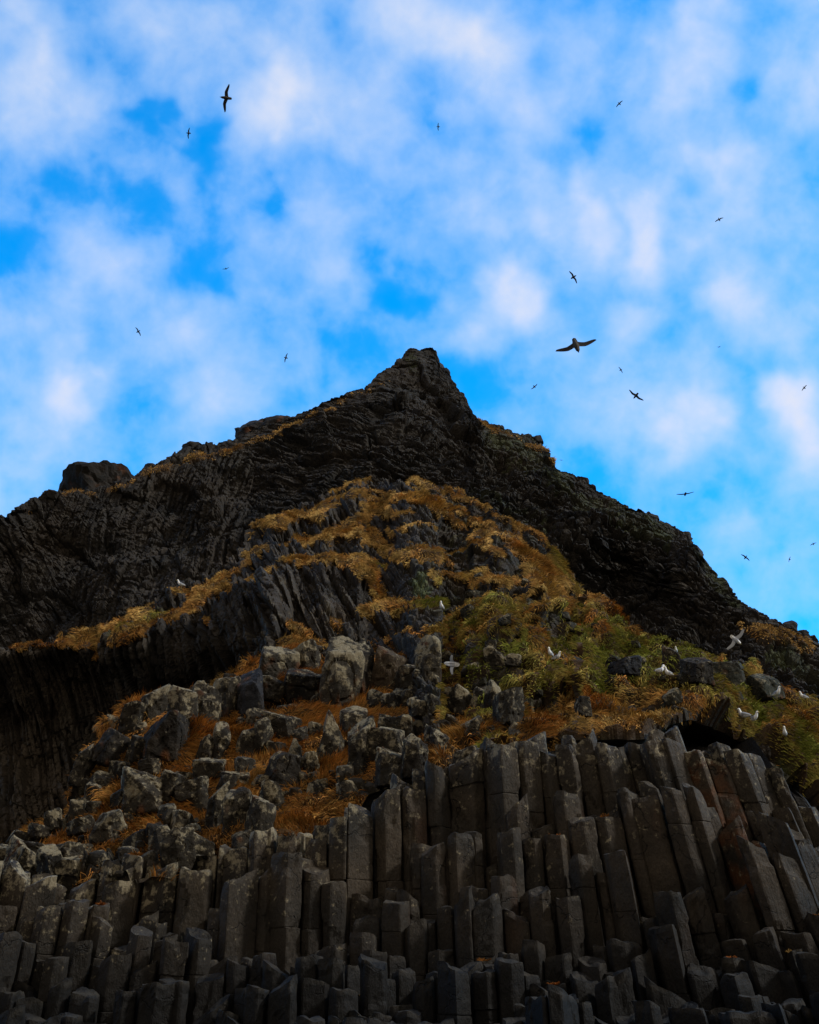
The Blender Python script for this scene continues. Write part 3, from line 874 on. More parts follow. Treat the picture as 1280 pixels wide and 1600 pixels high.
def rock_mesh(wd, hg, dp, seed, lean=0., sub=4, blocky=1.0, tone=None, top_l=.6, soft=None):
    r = np.random.default_rng(seed)
    D, Fc = ICO[sub]
    pl = []
    k = r.integers(4, 7); a0 = r.random() * 6.28
    for i in range(k):
        a = a0 + i * 2 * math.pi / k + r.normal() * .25
        pl.append((math.cos(a), math.sin(a), r.normal() * .09, .80 + .30 * r.random()))
    pl.append((r.normal() * .3, r.normal() * .3 - .15, 1, .80 + .15 * r.random()))
    pl.append((0, 0, -1, 1))
    for i in range(r.integers(2, 5)):
        v = r.normal(size=3); v[2] = abs(v[2]) * .6; v /= np.linalg.norm(v); pl.append((*v, .82 + .22 * r.random()))
    pl = np.array(pl); nn_ = pl[:, :3] / np.linalg.norm(pl[:, :3], axis=1)[:, None]
    dots = D @ nn_.T
    rad = np.where(dots > .05, pl[:, 3] / np.maximum(dots, .05), 9)
    kx = soft or 110.
    rr = -np.log(np.exp(-kx * rad).sum(1)) / kx
    rr = np.clip(rr, .3, 1.6)
    V = D * rr[:, None]
    V = V * np.array([wd / 2, dp / 2, hg / 2])
    sc = max(wd, hg)
    V = V + D * (fbm(V * (1.6 / sc * 1.5) + seed, 4) * (.10 if soft else .03) * sc + pnoise(V * (7 / sc) + seed) * .022 * sc)[:, None]
    cr_ = np.abs(pnoise(V * 1.1 / sc * 2 + seed * 2.3))
    V = V - D * (np.exp(-(cr_ / .035) ** 2) * .05 * sc)[:, None]
    c_, s_ = math.cos(lean), math.sin(lean)
    V = np.stack([V[:, 0] * c_ + V[:, 2] * s_, V[:, 1], -V[:, 0] * s_ + V[:, 2] * c_], -1)
    fn = fbm(V * 2.3 + seed, 4)
    base = (GREY if tone is None else tone) * (.75 + .5 * r.random())
    up = sstep(-.3, .8, D[:, 2] + .5 * fn)
    col = base[None] * .6 * (1 + .4 * fn[:, None])
    lich = np.clip((.28 + .7 * fn + .45 * D[:, 2]) * top_l * 1.2, 0, 1)
    col = mixc_(col, BROWN, np.clip(.2 * pnoise(V * 1.5 + 9) + .1, 0, .5))
    col = mixc_(col, RUST * .7, np.clip(sstep(.35, .8, pnoise(V * 2 + 19)) * .5, 0, 1))
    return V, Fc, np.clip(col, .006, 1), lich


def add_rock(px, py, w, h, lean=0., seed=0, label=None, name='boulder', tone=None, top_l=.6, group=None, Y=None, cat='rock', sub=4, L=None, depth=1.0, mt=None, soft=None):
    """w x h pixels, centred on px, py; stands in the slope at its foot"""
    foot = surf(px, py + h * .42, L_front if L is None else L)
    Yr = foot[1] if Y is None else Y
    c = at(px, py, Yr)
    mpp = Yr / F / math.cos(PITCH) * 1.02
    wd, hg = w * mpp * 1.02, h * mpp * 1.15
    V, Fc, col, lich = rock_mesh(wd, hg, wd * depth, seed + 1000, R(lean), sub, tone=tone, top_l=top_l, soft=soft)
    base = c + np.array([0, wd * .18, -hg * .06])
    o = mesh_obj(name, V + base, Fc, col, mt or M_ROCK, loc=base - [0, 0, hg * .5], smooth=False, lich=lich)
    set_props(o, label, cat, group)
    return o


DK = DARK * 1.1; BL = np.array([.05, .055, .066]); PALE = GREY * 1.35
ROCKS = [
    (438, 1034, 64, 52, 10, PALE, .9, 'big pale rounded boulder at the end of the top boulder row'),
    (480, 1028, 38, 50, -4, PALE, .9, 'pale square topped block touching the big rounded boulder'),
    (470, 1072, 62, 50, 0, DK, .25, 'dark boulder wedged under the big pale rounded boulder'),
    (426, 1075, 44, 34, 8, GREY, .5, 'low grey boulder below the big pale rounded boulder'),
    (527, 1060, 50, 104, 3, PALE, .8, 'tallest pale upright block with a cracked face in the upper boulder row'),
    (566, 1048, 38, 80, -2, GREY, .45, 'grey upright block pressed against the tallest cracked block'),
    (607, 1050, 44, 62, 12, BROWN * 1.4, .2, 'brown rust stained boulder in the upper boulder row'),
    (640, 1055, 48, 40, 0, GREY, .5, 'low angular boulder between the brown one and a pale pointed one'),
    (669, 1034, 38, 52, -6, PALE, .8, 'pale pointed boulder ending the upper boulder row beside the green turf'),
    (352, 1086, 38, 64, 12, PALE, .7, 'pale slab leaning beside a smooth blue grey face'),
    (389, 1088, 40, 58, -5, BL, .05, 'smooth blue grey rock with a dark hollow in its face'),
    (318, 1122, 44, 84, 6, PALE * .9, .45, 'big flat slab with pale patches at the slope edge'),
    (286, 1106, 36, 62, 2, GREY, .9, 'pale mottled block touching the big flat slab'),
    (241, 1100, 38, 48, 4, PALE, .8, 'light topped block on the upper edge of the boulder slope'),
    (211, 1118, 34, 50, 10, GREY, .5, 'leaning grey block near the slope edge finger'),
    (182, 1130, 13, 28, -28, PALE, .7, 'small finger of rock leaning outward on the slope edge'),
    (150, 1150, 16, 32, 4, PALE, .7, 'small upright stone on the slope edge against the dark hollow'),
    (132, 1190, 26, 56, 14, GREY, .6, 'tall narrow rock on the slope edge against the dark hollow'),
    (176, 1165, 56, 50, 22, DK * 1.3, .2, 'dark sloping slab at the slope edge below the rock finger'),
    (262, 1150, 60, 60, 0, DK, .05, 'dark rock in the recess under the light topped block'),
    (216, 1168, 30, 40, 14, GREY, .4, 'smooth grey rock in front of the dark recess'),
    (225, 1236, 60, 54, -4, PALE, .8, 'pale pyramid shaped boulder in orange grass'),
    (264, 1226, 34, 40, 18, GREY, .6, 'grey leaning stone behind the pyramid shaped boulder'),
    (441, 1205, 46, 62, 2, DK * 1.2, .35, 'dark block standing above the first tall column'),
    (484, 1195, 26, 36, 0, GREY, .8, 'pale capped stone beside the dark standing block'),
    (518, 1158, 32, 58, 0, PALE, .6, 'tall thumb shaped stone in orange grass'),
    (563, 1172, 42, 76, 2, GREY * .8, .55, 'upright boulder walling one side of the shadowed gap'),
    (606, 1160, 46, 44, 0, GREY, .6, 'boulder perched over the shadowed gap'),
    (611, 1196, 48, 48, 0, GREY * .9, .6, 'round shouldered block in front of the shadowed gap'),
    (648, 1176, 38, 58, 4, DK * 1.4, .5, 'dark round topped pillar beside the shadowed gap'),
    (682, 1158, 40, 38, 6, GREY, .7, 'boulder with a light top above the pillar row'),
    (686, 1192, 40, 30, 0, GREY, .6, 'low stone below the light topped boulder'),
    (726, 1188, 38, 40, 0, PALE * .9, .8, 'pale block capping the columns under the orange grass'),
    (555, 1126, 40, 36, 6, GREY, .7, 'jagged stone in orange grass under the upper boulder row'),
    (434, 1132, 46, 34, 0, GREY * .9, .5, 'low layered stone in orange grass below the dark boulder'),
    (796, 1102, 40, 46, 2, GREY, .6, 'square grey block rising from the grass behind the tall columns'),
    (742, 1136, 38, 26, 0, PALE * .8, .7, 'low pale stone in the middle orange grass band'),
    (340, 1266, 36, 62, 6, GREY, .7, 'left of three tall mottled rocks on the lower slope'),
    (371, 1264, 36, 66, 4, GREY, .6, 'middle of three tall mottled rocks on the lower slope'),
    (407, 1280, 42, 70, 2, GREY, .7, 'right of three tall mottled rocks on the lower slope'),
    (32, 1362, 66, 70, 8, GREY * .9, .6, 'large mottled boulder at the foot of the dark hollow'),
    (176, 1356, 54, 62, 2, DK, .2, 'large dark angular block below the lowest orange grass'),
    (391, 1314, 46, 34, 0, PALE * .9, .5, 'pale topped stone lying above the shorter columns'),
    (228, 1282, 36, 62, -3, PALE, .9, 'lichen covered upright rock below the pyramid shaped boulder'),
    (172, 1290, 38, 46, 10, PALE, .7, 'broad lichen covered stone next to the upright lichened rock'),
    (1140, 1052, 50, 40, -14, np.array([.06, .065, .055]), .3, 'large grey green boulder under the turf lip near the dark wall'),
    (1090, 1046, 46, 36, 4, DK * 1.4, .2, 'dark boulder under a turf lip beside the grey green one'),
    (1052, 1034, 28, 46, -10, DK * 1.6, .35, 'upright grey rock behind the pair of resting gulls'),
    (975, 1040, 44, 24, 0, BL, .1, 'flat blue grey rock in the green tussocks'),
    (1195, 1072, 44, 34, -8, np.array([.06, .065, .05]), .3, 'grey rock under brown tussocks above the cave'),
    (912, 1104, 28, 26, 0, GREY * .8, .5, 'small grey stone on the tan grass shelf'),
]
for k, (px, py, w, h, ln, tn, tl, lab) in enumerate(ROCKS):
    add_rock(px, py, w, h, ln, 40 + k * 3, lab, tone=tn, top_l=tl, sub=4 if w < 45 else 5)
more = [(120, 1262, 24, 28), (82, 1280, 28, 26), (147, 1262, 34, 20), (126, 1288, 44, 22), (60, 1298, 30, 18), (284, 1284, 34, 28), (262, 1272, 26, 28),
        (250, 1314, 30, 44), (278, 1322, 34, 50), (308, 1330, 50, 50), (200, 1312, 26, 20), (108, 1336, 54, 34), (80, 1352, 34, 46), (112, 1362, 40, 44), (52, 1330, 60, 20),
        (150, 1392, 40, 30), (235, 1376, 34, 34), (322, 1168, 26, 38), (346, 1160, 26, 50), (332, 1198, 44, 28), (386, 1160, 28, 44), (409, 1152, 24, 38), (372, 1215, 36, 20), (300, 1232, 40, 26),
        (315, 1252, 30, 26), (290, 1215, 36, 20), (190, 1202, 40, 26), (240, 1196, 34, 22), (160, 1218, 44, 26), (148, 1240, 26, 22), (610, 1132, 32, 28), (634, 1132, 26, 28), (692, 1134, 32, 20), (660, 1136, 24, 18),
        (720, 1092, 32, 40), (700, 1086, 24, 28), (752, 1092, 28, 30), (772, 1086, 22, 30), (656, 1104, 26, 22), (612, 1098, 30, 26), (588, 1092, 22, 22), (636, 1094, 22, 26), (676, 1098, 22, 26),  (545, 1236, 30, 24), (497, 1232, 34, 26), (460, 1182, 22, 34), (540, 1206, 30, 22), (575, 1225, 30, 20), (470, 1150, 26, 20), (492, 1140, 24, 16), (700, 1030, 20, 22), (776, 1030, 32, 28), (768, 1010, 22, 18), (800, 1032, 22, 14), (735, 1045, 26, 16),
        (30, 1312, 40, 22), (10, 1338, 44, 30), (65, 1392, 44, 30), (-40, 1370, 60, 40), (200, 1335, 30, 24), (425, 1250, 34, 40), (430, 1172, 36, 24), (455, 1110, 40, 22), (400, 1120, 34, 26), (380, 1195, 30, 26), (352, 1225, 26, 26), (205, 1262, 26, 22), (187, 1248, 28, 26), (410, 1225, 30, 34)]
for k, (px, py, w, h) in enumerate(more):
    if px > 815: continue
    left = px < 470
    lab = 'mottled grey rock among the orange grass of the boulder slope' if left else 'small grey rock in the grass above the tall columns'
    add_rock(px, py, w * .98, h * 1.05, float(rng.normal() * 8), 400 + k * 3, lab, tone=GREY * (.7 + .5 * rng.random()), top_l=.35 + .5 * rng.random(),
             group='rocks on the boulder slope' if left else 'rocks above the columns', sub=4 if w > 30 else 3, name='rock')
# rubble between the boulders, and stones in the tussock slope
rq = np.random.default_rng(77)
cnt = 0
while cnt < 70:
    px, py = rq.uniform(-20, 800), rq.uniform(1030, 1350)
    if py < Gt(px) + 12 or py > Sb(px) - 6: continue
    w = 9 + 13 * rq.random() ** 2
    add_rock(px, py, w, w * rq.uniform(.6, 1.5), float(rq.normal() * 16), 2000 + cnt, 'small broken stone lying in the rubble between larger boulders', tone=GREY * (.6 + .9 * rq.random()), top_l=.2 + .7 * rq.random(),
             group='rubble on the boulder slope', sub=3, name='stone')
    cnt += 1
cnt = 0
while cnt < 34:
    px, py = rq.uniform(690, 1275), rq.uniform(900, 1100)
    if py < Rb(px) + 22 or (py > 1095 and px > 800): continue
    w = 11 + 15 * rq.random() ** 1.5
    add_rock(px, py, w, w * rq.uniform(.5, .9), float(rq.normal() * 10), 2300 + cnt, 'grey stone showing through the tussocks of the green slope', tone=GREY * (.6 + .8 * rq.random()) * [.95, 1.05, 1.0], top_l=.1 + .5 * rq.random(),
             group='stones in the tussock slope', sub=3, name='stone')
    cnt += 1
# two outcrops that stand up behind the crest, and stones along it
add_rock(162, 780, 106, 82, -14, 921, 'humped dark outcrop lowest down the skyline', name='rock_outcrop', tone=DARK * .7, top_l=.0, Y=96, cat='outcrop', sub=5, depth=.8, mt=M_CLIFF, soft=9)
add_rock(412, 690, 96, 100, -10, 933, 'humped dark outcrop on the skyline close to the summit', name='rock_outcrop', tone=DARK * .7, top_l=.0, Y=101.5, cat='outcrop', sub=5, depth=.8, mt=M_CLIFF, soft=9)
for k, (px, py, w, h) in enumerate([(84, 772, 20, 14), (236, 728, 18, 10), (300, 697, 26, 12), (838, 686, 22, 12),
                                    (912, 750, 18, 10), (1020, 808, 20, 9), (1070, 835, 18, 12), (1232, 981, 26, 18), (1254, 990, 18, 14), (1270, 998, 16, 12)]):
    Yc = float(np.interp(px, [0, 600, 680, 850, 1080, 1280], [92, 103, 105, 101, 92, 85]))
    add_rock(px, py, w, h, float(rng.normal() * 10), 950 + k, 'small dark rock jutting from the cliff skyline', name='rock', tone=DARK * 1.2, top_l=.1, Y=Yc, group='stones along the skyline', sub=3, mt=M_CLIFF)

# ================================================================== basalt columns
A_T = line([(-220, 1400), (0, 1345), (60, 1372), (110, 1392), (150, 1400), (200, 1352), (262, 1350), (280, 1372), (330, 1350), (380, 1338), (430, 1312), (445, 1308), (545, 1304), (560, 1262), (585, 1240), (640, 1226), (690, 1196),
            (728, 1180), (790, 1178), (812, 1166), (845, 1166), (870, 1178), (905, 1162), (935, 1162), (960, 1176), (1000, 1174), (1024, 1156), (1072, 1146), (1080, 1172), (1112, 1166), (1140, 1178), (1175, 1186), (1195, 1195), (1230, 1230), (1265, 1262), (1300, 1300), (1500, 1420)])
B_T = line([(-220, 1450), (0, 1402), (60, 1400), (150, 1432), (230, 1440), (285, 1428), (345, 1430), (370, 1395), (400, 1368), (450, 1352), (500, 1348), (545, 1392), (590, 1372), (628, 1362), (650, 1322), (700, 1318), (760, 1300), (800, 1290), (850, 1284),
            (880, 1275), (925, 1272), (975, 1275), (1030, 1228), (1065, 1218), (1100, 1270), (1145, 1275), (1190, 1292), (1230, 1280), (1290, 1330), (1500, 1440)])
C_T = line([(-220, 1500), (0, 1462), (30, 1462), (60, 1500), (150, 1478), (215, 1466), (260, 1462), (300, 1470), (345, 1520), (430, 1508), (520, 1495), (560, 1470), (600, 1392), (640, 1440), (700, 1436), (740, 1402), (800, 1392), (850, 1384), (885, 1380),
            (915, 1335), (960, 1350), (1000, 1420), (1060, 1412), (1095, 1388), (1130, 1382), (1170, 1400), (1210, 1300), (1290, 1400), (1500, 1480)])
D_T = line([(-220, 1570), (0, 1532), (90, 1560), (170, 1545), (300, 1530), (345, 1524), (400, 1500), (455, 1502), (520, 1505), (600, 1502), (660, 1508), (730, 1490), (790, 1484), (850, 1486), (940, 1496), (1000, 1440), (1060, 1416), (1090, 1500), (1160, 1480),
            (1210, 1470), (1290, 1450), (1500, 1520)])
E_T = line([(-220, 1640), (0, 1590), (100, 1585), (250, 1590), (330, 1585), (420, 1532), (480, 1560), (560, 1530), (640, 1545), (690, 1530), (800, 1504), (880, 1545), (950, 1520), (1040, 1505), (1110, 1540), (1200, 1510), (1290, 1500), (1500, 1570)])
F_T = line([(-220, 1700), (0, 1640), (300, 1625), (480, 1600), (640, 1592), (760, 1610), (880, 1560), (1000, 1600), (1100, 1570), (1290, 1560), (1500, 1600)])
TIERS = [
    ('A', A_T, 40.9, 42.2, 8, 'uppermost rank of tall basalt columns, lichen capped, right under the grass'),
    ('B', B_T, 39.75, 40.9, 22, 'second rank of basalt columns with slanted broken tops'),
    ('C', C_T, 38.65, 39.75, 18, 'third rank of basalt columns at mid height of the colonnade'),
    ('D', D_T, 37.6, 38.65, 14, 'dark stepped rank of column stumps below the tall columns'),
    ('E', E_T, 36.55, 37.6, 14, 'dark lower rank of short column stumps'),
    ('F', F_T, 35.3, 36.55, 12, 'lowest rank of black column stumps at the foot of the cliff'),
]


def lean_of(x):
    # columns fan out: feet spread left on the left side and right on the right side
    return np.interp(x, [-16, -9, -5, 0, 3.5, 6, 9, 14], [.16, .12, .03, -.02, -.05, -.16, -.27, -.38])


SP = .68
cents = []
yrow = 35.3; ri = 0
while yrow < 42.2:
    for xi in np.arange(-17, 17.5, SP):
        cents.append((xi + (SP / 2 if ri % 2 else 0) + rng.normal() * .12, yrow + rng.normal() * .10))
    yrow += SP * .84; ri += 1
cents = np.array(cents)
cents = cents[rng.random(len(cents)) > .07]


def vor(i):
    c = cents[i]; poly = [np.array(p) for p in ((-1.2, -1.2), (1.2, -1.2), (1.2, 1.2), (-1.2, 1.2))]
    for j in np.argsort(((cents - c) ** 2).sum(1))[1:17]:
        d = cents[j] - c; h = (d @ d) / 2
        new = []
        for a, b in zip(poly, poly[1:] + poly[:1]):
            fa, fb = a @ d - h, b @ d - h
            if fa <= 0: new.append(a)
            if (fa < 0) != (fb < 0): new.append(a + (b - a) * fa / (fa - fb))
        poly = new
    return np.array(poly)


def ring_from_poly(poly, nper=26, rnd=.055):
    """resample an outline with rounded corners"""
    n_ = len(poly); pts = []
    for k in range(n_):
        p0, p1, p2 = poly[k - 1], poly[k], poly[(k + 1) % n_]
        l1 = np.linalg.norm(p0 - p1); l2 = np.linalg.norm(p2 - p1)
        r_ = min(rnd, l1 * .35, l2 * .35)
        a = p1 + (p0 - p1) / l1 * r_; b = p1 + (p2 - p1) / l2 * r_
        for t in (0, .5, 1): pts.append((1 - t) ** 2 * a + 2 * t * (1 - t) * p1 + t * t * b)
    pts = np.array(pts); cl = np.vstack([pts, pts[:1]])
    seg = np.linalg.norm(np.diff(cl, axis=0), axis=1); cum = np.concatenate([[0], np.cumsum(seg)])
    # keep corner points, add samples on long sides
    out_ = []
    for k in range(len(pts)):
        out_.append(pts[k])
        m_ = int(seg[k] / .09)
        for q in range(1, m_ + 1): out_.append(pts[k] + (cl[k + 1] - pts[k]) * q / (m_ + 1))
    return np.array(out_)


def column(i, ztop, tier, rngc, zbot=-.4):
    poly = vor(i)
    c0 = cents[i] + np.array([0, rngc.normal() * .09])
    ring = ring_from_poly(poly * (.925 + .045 * rngc.random()))
    nr_ = len(ring)
    ztb = ztop
    # cut of the top
    mode = rngc.random()
    ang = rngc.random() * 6.28
    tilt = (.05 + .2 * rngc.random()) if mode < .5 else (.35 + .55 * rngc.random())
    gdir = np.array([math.cos(ang), math.sin(ang)]) * tilt
    gdir[1] = gdir[1] * .45 - .02      # most break off sloping towards the front
    vis = min(ztop - zbot, 7.5)
    zs = list(np.arange(0, vis, .13)) + ([vis + .1, ztop - zbot] if ztop - zbot > vis + .2 else [])
    # cross joints
    joints = []; q = rngc.random() * 2.4 + .7
    while q < vis:
        joints.append(q); q += rngc.random() * 4.0 + 1.2
    for jn in joints: zs += [jn - .022, jn, jn + .022]
    zs = np.array(sorted(zs, reverse=True))            # depth below the top, from the foot up
    off = np.zeros((len(zs), 2)); scl = np.ones(len(zs)); groove = np.zeros(len(zs)); rot = np.zeros(len(zs))
    for jn in joints:
        below = zs > jn
        off[below] += rngc.normal(size=2) * .028
        scl[below] *= 1 + rngc.normal() * .03
        if rngc.random() < .85: groove += np.exp(-((zs - jn) / .016) ** 2) * (.012 + .022 * rngc.random())
    rows_ = []
    cols_ = []
    sd = rngc.random() * 100
    jt = 0
    for k, dz in enumerate(zs):
        xy = ring * scl[k] + off[k]
        r_ = np.linalg.norm(ring, axis=1, keepdims=True)
        xy = xy - ring / r_ * groove[k]
        edge_f = math.exp(-(dz / .04) ** 2) * .045 + math.exp(-(dz / .3) ** 2) * .02
        xy = xy * (1 - edge_f)
        z = np.full(nr_, ztop - dz)
        rows_.append(np.column_stack([xy, z]))
    V = np.concatenate(rows_)
    # slanting top: squeeze the uppermost part under the cut plane
    cut = ztop + V[:, 0] * gdir[0] + V[:, 1] * gdir[1] + .10 * pnoise(np.column_stack([V[:, 0] * 2.2 + sd, V[:, 1] * 2.2, V[:, 1] * 0]))
    dz_all = ztop - V[:, 2]
    ext = 1.2
    t = np.clip(1 - dz_all / ext, 0, 1)
    V[:, 2] = V[:, 2] + (cut - ztop) * t
    # cap
    top = V[-nr_:]
    cen = top.mean(0)
    caps = []
    bump_ = (rngc.random() - .6) * .16
    for f_ in (.82, .55, .25):
        cp = cen + (top - cen) * f_
        cp[:, 2] += (1 - f_ ** 2) * bump_ + .05 * pnoise(np.column_stack([cp[:, 0] * 4 + sd, cp[:, 1] * 4, cp[:, 2] * 0]))
        caps.append(cp)
    V = np.concatenate([V] + caps + [np.array([[cen[0], cen[1], cen[2] + bump_]])])
    nrow_ = len(zs) + 3
    # relief on the faces: flakes, dents, hollows
    W_ = V + np.array([c0[0], c0[1], 0]) + sd
    rad = np.concatenate([V[:, :2], np.zeros((len(V), 1))], 1)
    rl = np.linalg.norm(rad, axis=1, keepdims=True) + 1e-6
    fl = pnoise(W_ * [1.3, 1.3, .6]) * .03 + pnoise(W_ * 4.2) * .012 + pnoise(W_ * 9) * .009
    ch = pnoise(W_ * [1.1, 1.1, .7] + 30)
    fl -= sstep(.36, .40, ch) * .055                     # a flake broken out, sharp edged
    depth_top = np.clip(1 - (ztop - V[:, 2]) / .5, 0, 1)
    fl -= depth_top * np.clip(pnoise(W_ * 3 + 8), 0, 1) * .10
    V = V + rad / rl * fl[:, None] * np.minimum(rl / .3, 1)
    V[:, 2] += .012 * pnoise(W_ * 6)
    # lean
    X = V[:, 0] + c0[0]; Yv = V[:, 1] + c0[1]
    X = X + lean_of(c0[0]) * (V[:, 2] - 7)
    V = np.column_stack([X, Yv, V[:, 2]])
    # faces
    idx = np.arange(nrow_ * nr_).reshape(nrow_, nr_)
    a = idx[:-1]; b = idx[1:]
    Q = np.stack([a, np.roll(a, -1, 1), np.roll(b, -1, 1), b], -1).reshape(-1, 4)
    ctr = nrow_ * nr_
    T = np.stack([idx[-1], np.roll(idx[-1], -1), np.full(nr_, ctr)], -1)
    # colour
    fn = fbm(V * 1.8 + sd, 3)
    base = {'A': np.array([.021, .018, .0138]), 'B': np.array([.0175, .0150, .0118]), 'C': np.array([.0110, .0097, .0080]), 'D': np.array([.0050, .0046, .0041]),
            'E': np.array([.0033, .0031, .0029]), 'F': np.array([.0026, .0025, .0024])}[tier] * (.6 + .6 * rngc.random())  # vignette painted into the rock: each lower tier gets a darker base
    foot_dark = sstep(6.0, 2.2, V[:, 2])  # keeps brown and rust out of the painted dark foot
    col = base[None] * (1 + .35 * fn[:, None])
    dtop = ztop - V[:, 2]
    li = {'A': .62, 'B': .22, 'C': .05, 'D': .0, 'E': .0, 'F': .0}[tier] * (1.35 if c0[0] < -3 else .9)
    lf = li * sstep(.7 + 1.3 * rngc.random() ** 2, -.1, dtop) * (.55 + .9 * fn)
    spk = sstep(.18, .34, pnoise(V * 5.5 + sd)) * sstep(-.2, .3, pnoise(V * 1.3 + sd)) * sstep(2.6, .2, dtop) * li * 1.2
    lich = np.clip(np.maximum(lf, spk * .8), 0, 1)
    col = mixc_(col, BROWN * 1.25, np.clip(.3 + .6 * pnoise(V * .8 + 50), 0, .6) * (1 - foot_dark))
    rust = sstep(.5, .8, pnoise(V * [1.2, 1.2, .35] + 80)) * .22 * (1 - foot_dark)
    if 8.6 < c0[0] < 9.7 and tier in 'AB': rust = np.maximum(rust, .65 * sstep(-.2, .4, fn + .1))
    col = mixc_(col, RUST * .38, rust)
    # pale grey blended in at every column top
    col = mixc_(col, GREY * (1.4 if tier in 'AB' else 1.0), np.clip(sstep(.10, .0, np.abs(dtop)) * .5, 0, 1))
    return V, [Q, T], np.clip(col, .003, 1), lich


plants = []
COLS = {}
for (tk, Tl, y0, y1, jit, lab) in TIERS:
    xs_ = cents
    parent = bpy.data.objects.new('column_terrace', None)
    C.objects.link(parent)
    pc = np.array([0, (y0 + y1) / 2, 0.0])
    parent.location = pc
    set_props(parent, lab, 'basalt columns')
    members = []
    for i in range(len(cents)):
        cx, cy = cents[i]
        if not (y0 <= cy < y1): continue
        # pixel column where the top shows (the lean shifts it)
        zt = 7.0
        for _ in range(4):
            X = cx + lean_of(cx) * (zt - 7)
            px = W / 2 + F * X / ((cy) * math.cos(PITCH) + (zt - 1.7) * math.sin(PITCH))
            rj = np.random.default_rng(i * 7 + 3)
            j1 = rj.normal() * jit * .8 + (jit * 2.2 if rj.random() < .25 else 0) - (jit * 1.0 if rj.random() < .10 else 0)
            py = float(Tl(px)) + j1
            frac = (cy - y0) / (y1 - y0)
            if tk == 'A':
                if 1076 < px < 1200: py += 2
                elif frac > .38: py -= 6 + 10 * frac
            zt = float(at(px, py, cy)[2])
        if px < -100 or px > 1380: continue
        rc = np.random.default_rng(5000 + i)
        if tk == 'A' and frac > .72 and not (1060 < px < 1230): zt -= .8
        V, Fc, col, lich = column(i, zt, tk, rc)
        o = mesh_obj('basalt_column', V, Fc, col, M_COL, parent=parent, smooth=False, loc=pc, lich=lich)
        o.location = (0, 0, 0)
        me = o.data
        COLS[(tk, i)] = (px, py, cy, zt, V)
        members.append(i)
    print('tier', tk, len(members))

# rock mass behind the columns, seen through the gaps
xb = np.linspace(-18, 19, 120); zb = np.linspace(-.5, 9.5, 50)
gxb, gzb = np.meshgrid(xb, zb)
yb = np.full_like(gxb, 42.5) + .5 * pnoise(np.stack([gxb, gxb * 0, gzb], -1) * .6)
sx = gxb + lean_of(gxb) * (gzb - 7)
pxb, _ = proj(np.stack([sx, yb, gzb], -1))
for a_ in range(3): pass
ztl = np.array([float(at(p_, Sb(p_) + 12, 43.6)[2]) for p_ in np.linspace(-200, 1480, 200)])
zmax = np.interp(pxb, np.linspace(-200, 1480, 200), ztl)
gz2 = np.minimum(gzb, zmax - .3)
in_cave = sstep(1060, 1090, pxb) * sstep(1240, 1200, pxb)
yb = yb + in_cave * 5.0
gz2 = np.where(in_cave > .5, np.minimum(gzb * 1.2, 10.5), gz2)
Pm = np.stack([sx, yb, gz2], -1)
Pm = np.concatenate([Pm, (Pm[-1] + [0, 3, .0])[None], (Pm[-1] + [0, 9, .3])[None]], 0)
cm = np.broadcast_to(DARK * .8, Pm.shape) * (1 + .3 * fbm(Pm, 3)[..., None])
o = mesh_obj('bedrock_terrain', Pm.reshape(-1, 3), grid_faces(*Pm.shape[:2]), np.clip(cm, .005, 1).reshape(-1, 3), M_CLIFF)
set_props(o, 'dark bedrock behind the basalt columns', 'bedrock', kind='structure')

# small tufts growing on ledges between the columns
def tuft(px, py, Y, r_, seed, colr, label):
    rr = np.random.default_rng(seed); nb = 70
    c = at(px, py, Y)
    a = rr.random(nb) * 6.28; q = np.sqrt(rr.random(nb)) * r_
    B = c + np.column_stack([np.cos(a) * q, np.sin(a) * q * .7, np.zeros(nb)])
    d = np.column_stack([np.cos(a) * .8, np.sin(a) * .8 - .3, .5 + .6 * rr.random(nb)]) + rr.normal(size=(nb, 3)) * .25
    L = (.03 + .07 * rr.random(nb) ** 2)[:, None] * (r_ / .1) ** .5
    side = np.cross(d, [0, 1., 0]); side /= np.linalg.norm(side, axis=1)[:, None]
    w = .012
    t = B + d * L; t2 = t + (d * [1, 1, -.4]) * L * .6
    V = np.stack([B - side * w, B + side * w, t - side * w, t + side * w, t2], 1).reshape(-1, 3)
    k = np.arange(nb)[:, None] * 5
    cc = colr * (.5 + .9 * rr.random((nb, 1)))
    o = mesh_obj('grass_tuft', V, [np.concatenate([k, k + 1, k + 3, k + 2], 1), np.concatenate([k + 2, k + 3, k + 4], 1)], np.repeat(cc, 5, 0), M_GRASS, loc=c)
    set_props(o, label, 'grass tuft', 'grass tufts on the column ledges')


tops = [(k, v) for k, v in COLS.items() if k[0] in 'ABCDE' and 0 < v[0] < 1280]
TUFTS = [(455, 1298, .45, ORANGE), (524, 1306, .2, ORANGE), (350, 1425, .18, TAN), (690, 1437, .12, TAN), (770, 1498, .2, ORANGE), (768, 1495, .14, RUST * 1.6), (575, 1582, .16, TAN), (552, 1583, .16, ORANGE), (856, 1335, .22, RUST * 1.7),
         (868, 1272, .14, ORANGE), (935, 1275, .16, ORANGE), (905, 1480, .2, ORANGE), (888, 1536, .22, RUST * 2), (972, 1520, .2, RUST * 2), (1160, 1505, .16, RUST * 2), (1205, 1405, .24, TAN), (1235, 1508, .25, TAN),
         (1200, 1455, .22, ORANGE), (1270, 1450, .22, ORANGE), (560, 1505, .12, TAN), (630, 1437, .08, TAN), (430, 1525, .14, RUST * 1.6), (155, 1420, .2, RUST * 1.6), (60, 1425, .2, ORANGE), (210, 1290, .3, ORANGE), (50, 1470, .14, ORANGE), (950, 1440, .12, ORANGE)]
